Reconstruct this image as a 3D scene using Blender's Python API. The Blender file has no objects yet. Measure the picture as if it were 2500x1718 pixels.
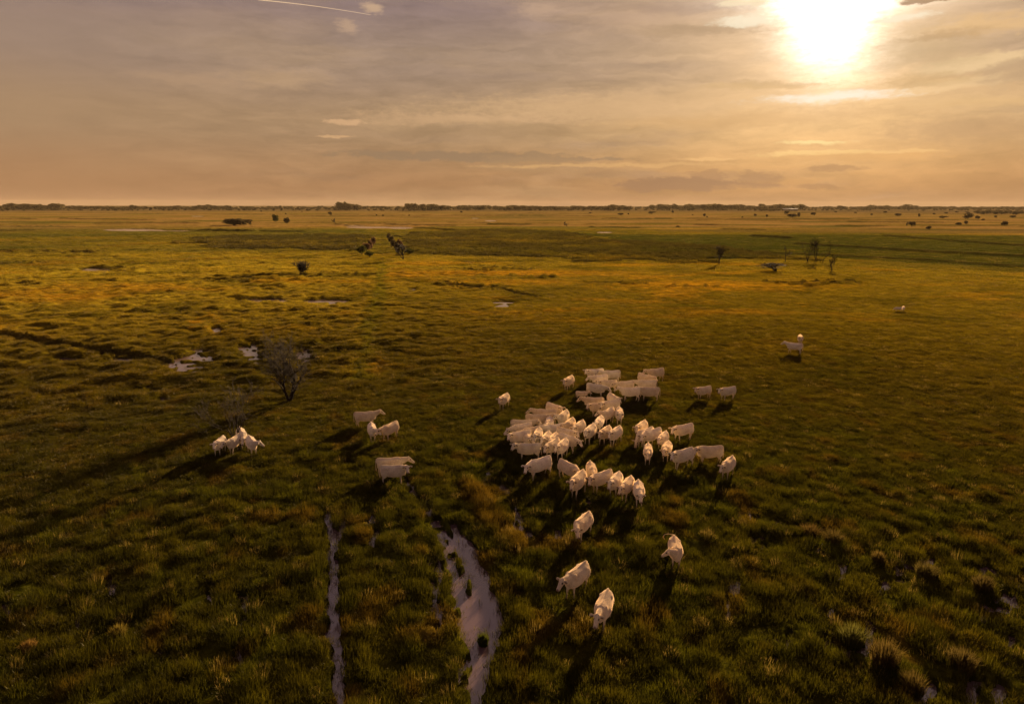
import bpy, bmesh, math, random
import numpy as np
from mathutils import Vector, Matrix, Euler

random.seed(7)
rng = np.random.default_rng(11)
S = bpy.context.scene
COL = S.collection

# ------------------------------------------------------------------ camera
W0, H0, F0 = 2500.0, 1718.0, 1668.0          # photograph size and focal length in its pixels
CAM_H = 16.0
PITCH = math.radians(12.14)
cam = bpy.data.cameras.new('camera')
cam.sensor_width = 36.0
cam.lens = 36.0 * F0 / W0
cam.clip_start = 0.1
cam.clip_end = 60000.0
cam_o = bpy.data.objects.new('camera', cam)
COL.objects.link(cam_o)
CM = Matrix.Rotation(math.radians(90) - PITCH, 4, 'X') @ Matrix.Rotation(math.radians(0.10), 4, 'Z')
CM.translation = Vector((0, 0, CAM_H))
cam_o.matrix_world = CM
S.camera = cam_o

# ------------------------------------------------------------------ exposure
S.render.engine = 'CYCLES'
S.view_settings.view_transform = 'Standard'
S.view_settings.look = 'None'
S.view_settings.gamma = 1.0
S.view_settings.exposure = 1.62
S.view_settings.use_curve_mapping = False
S.cycles.use_denoising = True
S.cycles.sample_clamp_indirect = 3.0
S.cycles.max_bounces = 6
S.cycles.diffuse_bounces = 3
S.cycles.glossy_bounces = 3
S.cycles.transmission_bounces = 4
S.cycles.volume_bounces = 0
S.cycles.transparent_max_bounces = 6

# direction of the sun: pixel (2045, 62) of the photograph
SUN_AZ = math.radians(23.8)     # to the right of the view
SUN_EL = math.radians(12.6)
SUN_DIR = Vector((math.sin(SUN_AZ) * math.cos(SUN_EL), math.cos(SUN_AZ) * math.cos(SUN_EL), math.sin(SUN_EL)))

sun = bpy.data.lights.new('sun', 'SUN')
sun.energy = 5.0
sun.angle = math.radians(0.8)
sun.color = (1.0, 0.72, 0.40)
sun_o = bpy.data.objects.new('sun', sun)
COL.objects.link(sun_o)
sun_o.rotation_euler = (-SUN_DIR).to_track_quat('-Z', 'Y').to_euler()

M3 = np.array(CM.to_3x3())
def px_dir(x, y):
    v = Vector(((x - W0 / 2) / F0, (H0 / 2 - y) / F0, -1.0))
    return (CM.to_3x3() @ v).normalized()
def px_ground(x, y, z=0.0):
    d = px_dir(x, y)
    t = (z - CAM_H) / d.z
    return Vector((d.x * t, d.y * t, z))
def project(x, y, z=0.0):
    p = np.stack([np.asarray(x, float), np.asarray(y, float), np.asarray(z, float) + 0 * np.asarray(x, float) - CAM_H], -1)
    c = p @ M3
    zc = np.minimum(c[..., 2], -1e-3)
    return W0 / 2 + F0 * c[..., 0] / -zc, H0 / 2 - F0 * c[..., 1] / -zc
def azel(x, y):
    d = px_dir(x, y)
    return math.degrees(math.atan2(d.x, d.y)), math.degrees(math.asin(d.z))

# ------------------------------------------------------------------ node helper
class NT:
    def __init__(s, tree):
        s.t = tree; s.t.nodes.clear()
    def n(s, typ, **kw):
        nd = s.t.nodes.new(typ)
        for k, v in kw.items(): setattr(nd, k, v)
        return nd
    def l(s, a, b): s.t.links.new(a, b)
    def _in(s, sock, v):
        if hasattr(v, 'is_output') or isinstance(v, bpy.types.NodeSocket): s.l(v, sock)
        else: sock.default_value = v
    def m(s, op, a, b=0.0, c=None, clamp=False):
        nd = s.n('ShaderNodeMath', operation=op, use_clamp=clamp)
        s._in(nd.inputs[0], a); s._in(nd.inputs[1], b)
        if c is not None: s._in(nd.inputs[2], c)
        return nd.outputs[0]
    def vm(s, op, a, b=None):
        nd = s.n('ShaderNodeVectorMath', operation=op)
        s._in(nd.inputs[0], a)
        if b is not None: s._in(nd.inputs[1], b)
        return nd.outputs['Value'] if op in ('DOT_PRODUCT', 'LENGTH') else nd.outputs[0]
    def mr(s, v, a, b, c=0.0, d=1.0, kind='SMOOTHSTEP'):
        nd = s.n('ShaderNodeMapRange', interpolation_type=kind)
        s._in(nd.inputs[0], v)
        for i, q in enumerate((a, b, c, d)): s._in(nd.inputs[1 + i], q)
        return nd.outputs[0]
    def mix(s, f, a, b, blend='MIX'):
        nd = s.n('ShaderNodeMix', data_type='RGBA', blend_type=blend)
        s._in(nd.inputs[0], f); s._in(nd.inputs[6], a); s._in(nd.inputs[7], b)
        return nd.outputs[2]
    def noise(s, vec, scale, detail=4.0, rough=0.5, dist=0.0, out=0):
        nd = s.n('ShaderNodeTexNoise')
        if vec is not None: s.l(vec, nd.inputs['Vector'])
        nd.inputs['Scale'].default_value = scale
        nd.inputs['Detail'].default_value = detail
        nd.inputs['Roughness'].default_value = rough
        nd.inputs['Distortion'].default_value = dist
        return nd.outputs[out]
    def xyz(s, x, y, z):
        nd = s.n('ShaderNodeCombineXYZ')
        for i, q in enumerate((x, y, z)): s._in(nd.inputs[i], q)
        return nd.outputs[0]
    def sep(s, v):
        nd = s.n('ShaderNodeSeparateXYZ'); s.l(v, nd.inputs[0]); return nd.outputs

def lin(r, g, b):
    f = lambda c: (c / 255 / 12.92) if c / 255 <= 0.04045 else ((c / 255 + 0.055) / 1.055) ** 2.4
    return (f(r), f(g), f(b), 1.0)

# ------------------------------------------------------------------ sky
world = bpy.data.worlds.new('World')
S.world = world
world.use_nodes = True
world.cycles.sampling_method = 'MANUAL'
world.cycles.sample_map_resolution = 1024
w = NT(world.node_tree)
tc = w.n('ShaderNodeTexCoord').outputs['Generated']
nrm = w.vm('NORMALIZE', tc)
dx, dy, dz = w.sep(nrm)
az = w.m('MULTIPLY', w.m('ARCTAN2', dx, dy), 57.29578)
el = w.m('MULTIPLY', w.m('ARCSINE', dz), 57.29578)
# wind-drawn warping of the cloud coordinates
vec = w.xyz(w.m('MULTIPLY', az, 0.10), w.m('MULTIPLY', el, 0.42), 0.0)
nz = w.noise(vec, 1.0, 5.0, 0.6, 0.4, out=1)
nr, ng, nb = w.sep(nz)
vec2 = w.xyz(w.m('MULTIPLY', az, 0.9), w.m('MULTIPLY', el, 1.9), 3.0)
nz2 = w.noise(vec2, 1.0, 5.0, 0.62, 0.3, out=1)
n2r, n2g, n2b = w.sep(nz2)
waz = w.m('ADD', az, w.m('ADD', w.m('MULTIPLY', w.m('SUBTRACT', nr, 0.5), 3.2), w.m('MULTIPLY', w.m('SUBTRACT', n2r, 0.5), 1.6)))
wel = w.m('ADD', el, w.m('ADD', w.m('MULTIPLY', w.m('SUBTRACT', ng, 0.5), 1.5), w.m('MULTIPLY', w.m('SUBTRACT', n2g, 0.5), 0.55)))
# clear-sky gradient from the physical sky, tinted by the evening haze
sky = w.n('ShaderNodeTexSky', sky_type='NISHITA', sun_disc=False)
sky.sun_elevation = SUN_EL
sky.sun_rotation = SUN_AZ
sky.dust_density = 4.0
sky.air_density = 1.6
ramp = w.n('ShaderNodeValToRGB')
w.l(w.m('DIVIDE', w.m('MAXIMUM', el, 0.0), 90.0), ramp.inputs[0])
cr = ramp.color_ramp
cr.interpolation = 'EASE'
stops = [(0.0, lin(190, 144, 104)), (1.2 / 90, lin(184, 138, 97)), (6 / 90, lin(177, 143, 110)), (11 / 90, lin(164, 137, 120)),
         (16 / 90, lin(142, 118, 122)), (30 / 90, lin(146, 120, 122)), (1.0, lin(134, 108, 118))]
while len(cr.elements) < len(stops): cr.elements.new(0.5)
for e, (p, c) in zip(cr.elements, stops):
    e.position = p; e.color = c
base = ramp.outputs[0]
base = w.mix(0.12, base, w.mix(1.0, sky.outputs[0], (0.07, 0.07, 0.07, 1), 'MULTIPLY'))
sd = w.n('ShaderNodeCombineXYZ')
for i in range(3): sd.inputs[i].default_value = SUN_DIR[i]
cosg = w.vm('DOT_PRODUCT', nrm, sd.outputs[0])
ang = w.m('MULTIPLY', w.m('ARCCOSINE', w.m('MINIMUM', cosg, 1.0)), 57.29578)
# broad brightening towards the sun, dimmer and duller away from it
side = w.mr(ang, 8.0, 75.0, 1.0, 0.0, 'SMOOTHERSTEP')
base = w.mix(1.0, base, w.mix(side, (0.95, 0.92, 0.90, 1), (0.80, 0.79, 0.81, 1)), 'MULTIPLY')
# soft streaks of high cloud
st = w.mr(w.noise(w.xyz(w.m('MULTIPLY', waz, 0.035), w.m('MULTIPLY', wel, 0.22), 7.0), 1.0, 4.0, 0.55, 0.2), 0.47, 0.72)
base = w.mix(w.m('MULTIPLY', st, w.m('MULTIPLY', side, 0.42)), base, lin(208, 170, 124))
st2 = w.mr(w.noise(w.xyz(w.m('MULTIPLY', waz, 0.05), w.m('MULTIPLY', wel, 0.35), 19.0), 1.0, 4.0, 0.55, 0.2), 0.52, 0.75)
base = w.mix(w.m('MULTIPLY', st2, w.m('MULTIPLY', side, 0.45)), base, lin(156, 130, 112))
# fine wind-combed texture
ft = w.noise(w.xyz(w.m('MULTIPLY', waz, 0.22), w.m('MULTIPLY', wel, 1.15), 31.0), 1.0, 5.0, 0.65, 0.3)
ft = w.mr(ft, 0.3, 0.7, 0.86, 1.15, 'LINEAR')
base = w.mix(w.m('MULTIPLY', w.mr(el, 14.0, 40.0, 1.0, 0.3), w.mr(side, 0.0, 0.6, 0.25, 1.0)), base, w.mix(1.0, base, w.xyz(ft, ft, ft), 'MULTIPLY'))
edge = w.noise(w.xyz(w.m('MULTIPLY', az, 0.8), w.m('MULTIPLY', el, 2.2), 41.0), 1.0, 7.0, 0.72, 0.2)
edge = w.m('MULTIPLY', w.m('SUBTRACT', edge, 0.5), 1.9)
# individual clouds: photograph pixel, half size in pixels, colour, opacity, softness
clouds = [
    (1110, 381, 300, 13, (150, 122, 94), 0.80, 0.35),
    (1330, 388, 210, 7, (156, 126, 96), 0.70, 0.4),
    (1300, 402, 150, 26, (176, 138, 98), 0.55, 0.6),
    (1500, 404, 330, 6, (222, 172, 112), 0.6, 0.6),
    (1650, 450, 150, 16, (158, 118, 86), 0.75, 0.30),
    (1722, 436, 50, 20, (166, 124, 88), 0.55, 0.30),
    (1848, 436, 60, 18, (164, 122, 86), 0.50, 0.35),
    (1760, 455, 170, 10, (168, 126, 90), 0.55, 0.40),
    (1990, 455, 60, 8, (170, 125, 84), 0.6, 0.5),
    (2040, 415, 70, 9, (178, 132, 88), 0.7, 0.5),
    (2010, 375, 160, 8, (252, 206, 132), 0.75, 0.6),
    (1990, 347, 80, 7, (255, 222, 150), 0.8, 0.7),
    (1730, 388, 80, 5, (236, 184, 120), 0.8, 0.5),
    (2200, 372, 90, 5, (245, 196, 128), 0.7, 0.5),
    (2130, 385, 210, 16, (226, 168, 100), 0.5, 0.8),
    (1500, 262, 520, 34, (222, 180, 132), 0.60, 0.9),
    (1120, 290, 280, 18, (214, 172, 128), 0.50, 0.8),
    (2380, 148, 170, 14, (238, 200, 150), 0.55, 0.7),
    (2385, 150, 170, 26, (232, 196, 146), 0.80, 0.4),
    (2450, 182, 110, 28, (190, 156, 118), 0.70, 0.4),
    (2330, 195, 120, 10, (230, 192, 140), 0.65, 0.6),
    (2280, 215, 170, 10, (240, 200, 146), 0.6, 0.8),
    (2250, 120, 190, 55, (184, 152, 108), 0.55, 0.9),
    (2360, 250, 240, 18, (228, 184, 126), 0.55, 0.8),
    (2360, 320, 260, 34, (186, 146, 104), 0.6, 0.9),
    (1880, 288, 430, 22, (206, 160, 106), 0.55, 0.8),
    (850, 296, 52, 9, (216, 172, 128), 0.75, 0.5),
    (815, 330, 48, 4, (210, 166, 120), 0.8, 0.5),
    (915, 25, 24, 13, (212, 176, 140), 0.7, 0.8),
    (852, 64, 28, 14, (196, 162, 132), 0.65, 0.8),
    (1310, 30, 60, 22, (200, 166, 138), 0.6, 0.8),
    (690, 190, 120, 26, (196, 160, 122), 0.45, 0.9),
    (460, 195, 150, 16, (190, 154, 120), 0.35, 0.9),
    (1560, 55, 120, 26, (196, 162, 134), 0.45, 0.9),
    (1700, 25, 170, 14, (168, 138, 118), 0.5, 0.7),
    (2420, 60, 160, 22, (232, 186, 126), 0.6, 0.8),
]
def blob(pxx, pxy, hw, hh, soft, A=None, E=None):
    a0, e0 = azel(pxx, pxy)
    a1, _ = azel(pxx + hw, pxy)
    _, e1 = azel(pxx, pxy - hh)
    u = w.m('DIVIDE', w.m('SUBTRACT', A or waz, a0), max(a1 - a0, 0.05))
    v = w.m('DIVIDE', w.m('SUBTRACT', E or wel, e0), max(e1 - e0, 0.05))
    r = w.m('ADD', w.m('SQRT', w.m('ADD', w.m('MULTIPLY', u, u), w.m('MULTIPLY', v, v))), edge)
    return w.mr(r, 1.0 - soft, 1.0 + soft * 0.5, 1.0, 0.0)
col = base
for (x, y, hw, hh, c, op, soft) in clouds:
    col = w.mix(w.m('MULTIPLY', blob(x, y, hw, hh, soft), op), col, lin(*c))
# the sun behind thin cloud
SA, SE = azel(2035, 50)
def gauss(a0, e0, sa, se):
    u = w.m('DIVIDE', w.m('SUBTRACT', waz, a0), sa); v_ = w.m('DIVIDE', w.m('SUBTRACT', wel, e0), se)
    return w.m('EXPONENT', w.m('MULTIPLY', w.m('ADD', w.m('MULTIPLY', u, u), w.m('MULTIPLY', v_, v_)), -0.5))
gbr = w.mr(edge, -0.5, 0.5, 0.5, 1.5, 'LINEAR')
g1 = w.m('MULTIPLY', w.m('ADD', gauss(SA, SE + 0.1, 1.9, 2.15), w.m('MULTIPLY', gauss(SA + 0.4, SE + 2.0, 3.9, 1.0), 0.9)), gbr)
g2 = w.m('EXPONENT', w.m('DIVIDE', ang, -5.0))
g3 = w.m('EXPONENT', w.m('DIVIDE', ang, -22.0))
def add(a, f, c):
    return w.mix(1.0, a, w.mix(f, (0, 0, 0, 1), c), 'ADD')
col = add(col, g3, (0.035, 0.024, 0.009, 1))
col = add(col, g2, (0.27, 0.245, 0.19, 1))
gw = w.mix(1.0, (0, 0, 0, 1), (2.2, 2.0, 1.6, 1), 'ADD')
col = w.mix(1.0, col, w.mix(g1, (0, 0, 0, 1), (1.7, 1.6, 1.35, 1)), 'ADD')
col = w.mix(w.m('MULTIPLY', blob(1860, 205, 150, 12, 0.7), 0.55), col, lin(214, 176, 124))
col = w.mix(w.m('MULTIPLY', blob(2250, 190, 130, 22, 0.7), 0.5), col, lin(206, 168, 116))
col = w.mix(w.m('MULTIPLY', blob(2030, 236, 175, 15, 0.8), 0.85), col, (1.05, 0.93, 0.74, 1))
col = w.mix(w.m('MULTIPLY', blob(1700, 75, 160, 16, 0.7), 0.5), col, lin(178, 148, 116))
col = w.mix(w.m('MULTIPLY', blob(2190, 48, 90, 9, 0.7), 0.8), col, (1.0, 0.86, 0.62, 1))
col = w.mix(w.m('MULTIPLY', blob(2330, 85, 120, 12, 0.7), 0.5), col, lin(186, 150, 108))
col = w.mix(w.m('MULTIPLY', blob(1830, 50, 90, 12, 0.6), 0.8), col, (1.0, 0.86, 0.62, 1))
col = w.mix(w.m('MULTIPLY', blob(1800, 12, 60, 12, 0.5), 0.8), col, (1.0, 0.80, 0.52, 1))
col = w.mix(w.m('MULTIPLY', blob(2250, 2, 60, 9, 0.5), 0.8), col, lin(160, 122, 88))
# below the horizon the world is the dim earth
col = w.mix(w.mr(el, -2.0, -0.4), (0.05, 0.035, 0.015, 1), col)
bg = w.n('ShaderNodeBackground')
w.l(col, bg.inputs[0]); bg.inputs[1].default_value = 0.325
wo = w.n('ShaderNodeOutputWorld'); w.l(bg.outputs[0], wo.inputs[0])

# ------------------------------------------------------------------ tagging
def tag(o, label=None, cat=None, group=None, kind=None):
    if label: o['label'] = label
    if cat: o['category'] = cat
    if group: o['group'] = group
    if kind: o['kind'] = kind
    return o
def link(name, data, parent=None):
    o = bpy.data.objects.new(name, data); COL.objects.link(o)
    if parent is not None: o.parent = parent
    return o
def copy_tree(o, parent=None):
    c = o.copy(); COL.objects.link(c)
    if parent is not None: c.parent = parent
    for ch in list(o.children): copy_tree(ch, c)
    return c
def mesh_np(name, verts, quads=None, tris=None, mat=None, smooth=False):
    me = bpy.data.meshes.new(name)
    verts = np.asarray(verts, np.float32)
    nq = 0 if quads is None else len(quads)
    nt = 0 if tris is None else len(tris)
    me.vertices.add(len(verts)); me.vertices.foreach_set('co', verts.ravel())
    if nq + nt:
        idx = []; 
        if nq: idx.append(np.asarray(quads, np.int32).ravel())
        if nt: idx.append(np.asarray(tris, np.int32).ravel())
        idx = np.concatenate(idx)
        me.loops.add(len(idx)); me.loops.foreach_set('vertex_index', idx)
        me.polygons.add(nq + nt)
        ls = np.concatenate([np.arange(nq) * 4, nq * 4 + np.arange(nt) * 3]).astype(np.int32)
        me.polygons.foreach_set('loop_start', ls)
        if smooth: me.polygons.foreach_set('use_smooth', np.ones(nq + nt, bool))
    me.update(calc_edges=True)
    if mat: me.materials.append(mat)
    return me
# ------------------------------------------------------------------ noise in numpy
PERM = np.random.default_rng(5).permutation(256)
PERM = np.concatenate([PERM, PERM])
GA = np.random.default_rng(6).uniform(0, 2 * np.pi, 256)
GX, GY = np.cos(GA), np.sin(GA)
def pn(x, y, seed=0):
    x = np.asarray(x, float) + seed * 17.31; y = np.asarray(y, float) - seed * 9.77
    xi = np.floor(x).astype(np.int64); yi = np.floor(y).astype(np.int64)
    xf = x - xi; yf = y - yi
    u = xf * xf * xf * (xf * (xf * 6 - 15) + 10); v = yf * yf * yf * (yf * (yf * 6 - 15) + 10)
    def g(ix, iy, fx, fy):
        h = PERM[(PERM[ix & 255] + iy) & 255]
        return GX[h] * fx + GY[h] * fy
    a = g(xi, yi, xf, yf); b = g(xi + 1, yi, xf - 1, yf)
    c = g(xi, yi + 1, xf, yf - 1); d = g(xi + 1, yi + 1, xf - 1, yf - 1)
    return 1.5 * ((a + (b - a) * u) * (1 - v) + (c + (d - c) * u) * v)
def fbm(x, y, o=3, seed=0, gain=0.5):
    s = 0; a = 1; t = 0
    for i in range(o):
        s = s + a * pn(x * 2 ** i, y * 2 ** i, seed + i * 3); t += a; a *= gain
    return s / t
def sst(x, a, b):
    t = np.clip((x - a) / (b - a), 0, 1); return t * t * (3 - 2 * t)
def seg_dist(x, y, pts, vals):
    """distance to a polyline and the value interpolated along it"""
    best = np.full(np.shape(x), 1e9); bv = np.zeros(np.shape(x))
    for (p, q, a, b) in zip(pts[:-1], pts[1:], vals[:-1], vals[1:]):
        ex, ey = q[0] - p[0], q[1] - p[1]
        t = np.clip(((x - p[0]) * ex + (y - p[1]) * ey) / (ex * ex + ey * ey + 1e-9), 0, 1)
        d = np.hypot(x - p[0] - t * ex, y - p[1] - t * ey)
        v = a + (b - a) * t
        m = d < best
        best = np.where(m, d, best); bv = np.where(m, v, bv)
    return best, bv
def line_mask(x, y, pxs, soft=0.5, flat=False):
    """pxs: (x, y, full width) in photograph pixels of the ground; returns about 1 on the line"""
    P = [px_ground(a, b) for a, b, c in pxs]
    Wd = [c * 0.5 * (p.y * p.y / 27000 if flat else p.y / F0) for (a, b, c), p in zip(pxs, P)]
    lo = [min(p.x for p in P) - 3 * max(Wd), min(p.y for p in P) - 3 * max(Wd)]
    hi = [max(p.x for p in P) + 3 * max(Wd), max(p.y for p in P) + 3 * max(Wd)]
    out = np.zeros(np.shape(x))
    s = (x > lo[0]) & (x < hi[0]) & (y > lo[1]) & (y < hi[1])
    if s.any():
        d, wd = seg_dist(x[s], y[s], P, Wd)
        out[s] = 1 - sst(d / wd, 1 - soft, 1 + soft)
    return out
def pool_mask(x, y, cx, cy, rx, ry, soft=0.35):
    c = px_ground(cx, cy); a = px_ground(cx, cy + ry); b = px_ground(cx, cy - ry)
    hw = rx * c.y / F0; hd = (b.y - a.y) * 0.5; my = (a.y + b.y) * 0.5
    sl = c.x / c.y
    out = np.zeros(np.shape(x))
    s = (np.abs(y - my) < hd * 1.6)
    if s.any():
        u = (x[s] - c.x - sl * (y[s] - my)) / hw; v = (y[s] - my) / hd
        out[s] = 1 - sst(np.hypot(u, v), 1 - soft, 1 + soft)
    return out

# ------------------------------------------------------------------ where the marsh holds water
CH_LEFT = [(800, 1246, 10), (803, 1262, 16), (811, 1310, 23), (813, 1400, 24), (813, 1470, 27), (817, 1541, 31), (822, 1612, 27), (829, 1716, 26), (832, 1790, 26)]
CH_LEFT_B = [(848, 1254, 8), (842, 1275, 10), (826, 1312, 12)]
DITCH = [(985, 1168, 12), (1010, 1200, 14), (1034, 1228, 17), (1059, 1268, 18), (1085, 1310, 20), (1105, 1345, 26)]
CH_RIGHT = [(1102, 1278, 12), (1112, 1300, 24), (1124, 1335, 70), (1130, 1363, 76), (1150, 1417, 88), (1166, 1470, 100),
            (1172, 1523, 106), (1174, 1559, 88), (1172, 1612, 54), (1169, 1666, 34), (1166, 1716, 28), (1164, 1790, 26)]
POOLS = [  # far ponds first
    (322, 561.3, 68, 1.6), (420, 563, 50, 0.8), (1475, 567, 17, 1.1), (482, 528, 16, 0.5), (905, 555, 55, 1.3), (975, 556, 30, 1.6), (865, 551, 24, 0.7),
    (1197, 539, 12, 0.9), (1160, 533, 9, 0.5), (232, 658, 38, 3.0),
    (640, 733, 58, 3.4), (800, 735, 52, 5), (1003, 708, 12, 4), (945, 705, 7, 2), (1228, 740, 26, 7),
    (453, 893, 42, 13), (490, 868, 32, 11), (608, 852, 26, 8), (620, 875, 24, 9), (372, 951, 18, 4), (400, 976, 16, 4), (170, 877, 32, 4), (742, 868, 20, 12),
    (530, 805, 16, 5), (315, 880, 50, 3)]
BROKEN = [  # water showing between the tussocks
    (1825, 1255, 20, 9), (1910, 1283, 20, 8), (1858, 1322, 18, 9), (2010, 1312, 20, 14), (1992, 1330, 12, 12), (2050, 1385, 13, 16), (2195, 1387, 13, 18),
    (2228, 1376, 24, 9), (2265, 1362, 14, 8), (2361, 1378, 12, 14), (2410, 1402, 16, 12), (1795, 1432, 10, 14), (2160, 1432, 10, 10), (2492, 1432, 14, 16),
    (2455, 1470, 30, 12), (2403, 1498, 16, 14), (2030, 1530, 8, 34), (2120, 1560, 10, 32), (2090, 1598, 20, 10), (1930, 1572, 12, 14), (1890, 1590, 10, 24),
    (2480, 1550, 10, 16), (2400, 1695, 42, 22), (2440, 1655, 18, 26), (2260, 1690, 18, 20), (1780, 1490, 8, 14),
    (508, 1400, 7, 30), (512, 1460, 9, 22), (597, 1475, 14, 36), (590, 1530, 9, 20), (583, 1605, 14, 24), (270, 1440, 12, 30), (180, 1500, 12, 26), (10, 1485, 14, 20),
    (390, 1600, 16, 14), (1188, 1160, 8, 16), (1235, 1190, 14, 8), (1266, 1270, 8, 20), (1288, 1300, 10, 10), (1262, 1240, 5, 10), (1440, 1232, 9, 8), (1360, 1245, 4, 8),
    (1366, 1300, 8, 12), (905, 1290, 12, 22), (1060, 1400, 12, 34), (1065, 1480, 9, 34), (1140, 1645, 14, 20), (1720, 1238, 3, 5), (1745, 1250, 4, 4)]
# islets of grass standing in the right channel
ISLETS = [(1180, 1560, 17, 13), (1122, 1385, 8, 22), (1145, 1432, 10, 20), (1118, 1500, 9, 10), (1106, 1352, 14, 8)]

def wide(L, f): return [(a, b, c * f) for a, b, c in L]
CH_LEFT = wide(CH_LEFT, 1.02); CH_LEFT_B = wide(CH_LEFT_B, 1.3); CH_RIGHT = wide(CH_RIGHT, 1.12); DITCH = wide(DITCH, 1.5)
def water_mask(x, y):
    x = np.asarray(x, float); y = np.asarray(y, float)
    r = np.hypot(x, y)
    k = np.where(r < 48, .6, np.where(r < 110, 1.3, np.where(r < 260, 3.0, 6.0)))
    wx = x + np.where(r < 48, .35, .55) * k * fbm(x / (1.1 * k), y / (1.1 * k), 3, 41) ; wy = y + 0.8 * k * fbm(x / (1.1 * k), y / (1.1 * k), 3, 47)
    m = np.zeros(x.shape)
    fx = wx + 0.12 * fbm(x / 0.3, y / 0.8, 2, 43) + 0.16 * fbm(x / 1.3, y / 1.6, 2, 44)
    for L in (CH_LEFT, CH_LEFT_B): m = np.maximum(m, line_mask(fx, wy, L, 0.45) * sst(fbm(x / .35, y / 1.3, 2, 45), -.55, -.2))
    m = np.maximum(m, line_mask(fx, wy, CH_RIGHT, 0.25))
    dd = line_mask(wx, wy, DITCH, 0.4)
    m = np.maximum(m, dd * sst(fbm(x / 0.9, y / 0.9, 2, 77), -0.25, 0.15))
    st = 0.55 + 0.9 * fbm(x / (0.75 * k), y / (0.95 * k), 3, 52) + 0.5 * fbm(x / (4 * k), y / (1.2 * k), 2, 58)
    for i, p in enumerate(POOLS):
        q = pool_mask(wx, wy, p[0], p[1], p[2], p[3] * (1.6 if i < 9 else 1.25 if i < 15 else 1.7))
        if i >= 9: q = q * sst(st, 0.36, 0.60)
        m = np.maximum(m, q)
    br = sst(fbm(x / 0.45, y / 0.8, 2, 63), -0.18, 0.02)
    for p in BROKEN: m = np.maximum(m, pool_mask(wx, wy, p[0], p[1], p[2] * (1.5 if p[0] > 700 else 1.0), p[3] * (1.7 if p[0] > 700 else 1.0), 0.5) * br)
    for p in ISLETS: m = m * (1 - pool_mask(wx, wy, *p, 0.3))
    return m

# ------------------------------------------------------------------ reed strips, ditches and banks further out
FAR_LINES = [  # dark reed-grown ditches: polyline in pixels, width in metres, height in metres
    ([(0, 535), (90, 535.5)], 8, 1.0), ([(150, 534), (200, 536), (375, 538)], 8, 1.2), ([(240, 547), (480, 546.5)], 7, 1.3), ([(365, 566), (450, 565), (610, 567)], 7, 1.5),
    ([(640, 567), (735, 568.5)], 5, 1.0), ([(560, 524), (740, 524.5), (985, 525)], 10, 1.2), ([(720, 528), (1055, 529.5)], 10, 1.0), ([(1010, 530), (1250, 527)], 9, 1.0),
    ([(0, 566), (70, 565)], 7, 1.0), ([(1030, 526), (1190, 526), (1450, 528.5)], 9, 1.4), ([(1475, 534.5), (1585, 535)], 9, 1.8), ([(1600, 534.5), (1860, 536), (2080, 537)], 9, 1.5),
    ([(1700, 550), (1770, 551)], 8, 1.2), ([(1200, 549), (1290, 550)], 9, 1.3), ([(1450, 556), (1550, 557)], 7, 1.2), ([(820, 549), (848, 550)], 5, 1.0),
    ([(912, 554), (995, 557)], 7, 1.4), ([(945, 550), (1110, 553)], 6, 1.1), ([(1015, 558), (1115, 564)], 5, 0.9), ([(2080, 543), (2300, 545)], 9, 1.2), ([(2050, 553), (2160, 554)], 8, 1.2),
    ([(2100, 538), (2500, 540)], 9, 1.0), ([(2250, 552), (2500, 554)], 7, 1.0), ([(0, 512), (170, 513)], 18, 2.0), ([(860, 547), (940, 546)], 6, 0.8),
    ([(150, 521), (420, 522), (640, 523.5)], 10, 1.0), ([(1240, 521), (1440, 522.5)], 12, 1.2), ([(1870, 519), (2500, 524)], 12, 1.0), ([(1760, 561), (1860, 562)], 5, 0.8),
    ([(1700, 538), (2100, 541)], 6, 0.8), ([(740, 545), (1000, 547)], 5, 0.6), ([(1100, 545), (1500, 548)], 5, 0.6), ([(0, 552), (180, 555)], 5, 0.6)]
REED_LINES = [([(1955, 597), (2110, 607), (2260, 616), (2500, 628)], 6, 0.8), ([(2170, 577), (2330, 590), (2500, 602)], 5, 0.7), ([(1840, 578), (1920, 582)], 6, 1.2),
              ([(1620, 609), (1960, 622), (2250, 636), (2500, 654)], 5, 0.5)]
DARK_DIPS = [  # shallow dips and cut banks in the meadow: pixels with widths
    [(540, 682, 5), (610, 679, 9), (700, 678, 9), (768, 675, 5)], [(528, 688, 4), (590, 687, 7)], [(0, 613, 2.2), (120, 616, 3), (230, 618, 3)], [(0, 642, 2.5), (100, 643, 2.5)],
    [(0, 695, 4), (85, 695, 4)], [(0, 818, 10), (70, 832, 12), (145, 846, 12), (241, 862, 12), (361, 877, 12), (425, 892, 10)], [(1260, 674, 3), (1335, 677, 5)], [(1075, 656, 2), (1180, 660, 4)],
    [(1880, 689, 3), (1960, 693, 7), (2070, 689, 4)], [(200, 655, 3), (270, 655, 4), (320, 661, 3)], [(828, 858, 8), (872, 860, 12)], [(1180, 652, 2), (1290, 659, 2)], [(1440, 690, 3), (1560, 692, 3)],
    [(860, 672, 3), (900, 673, 4)], [(1085, 695, 4), (1170, 704, 7)], [(1190, 700, 2), (1260, 716, 4), (1320, 728, 2)], [(1640, 700, 3), (1740, 702, 3)]]
REED_POLY = [[(560, 577), (890, 574), (893, 614), (560, 608), (420, 590)],
             [(990, 580), (1010, 569), (1250, 560), (1390, 568), (1460, 585), (1640, 592), (1660, 640), (1400, 634), (1200, 627), (1010, 617)],
             [(1640, 596), (1760, 602), (1800, 618), (1960, 624), (1960, 628), (1640, 640)]]
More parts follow.
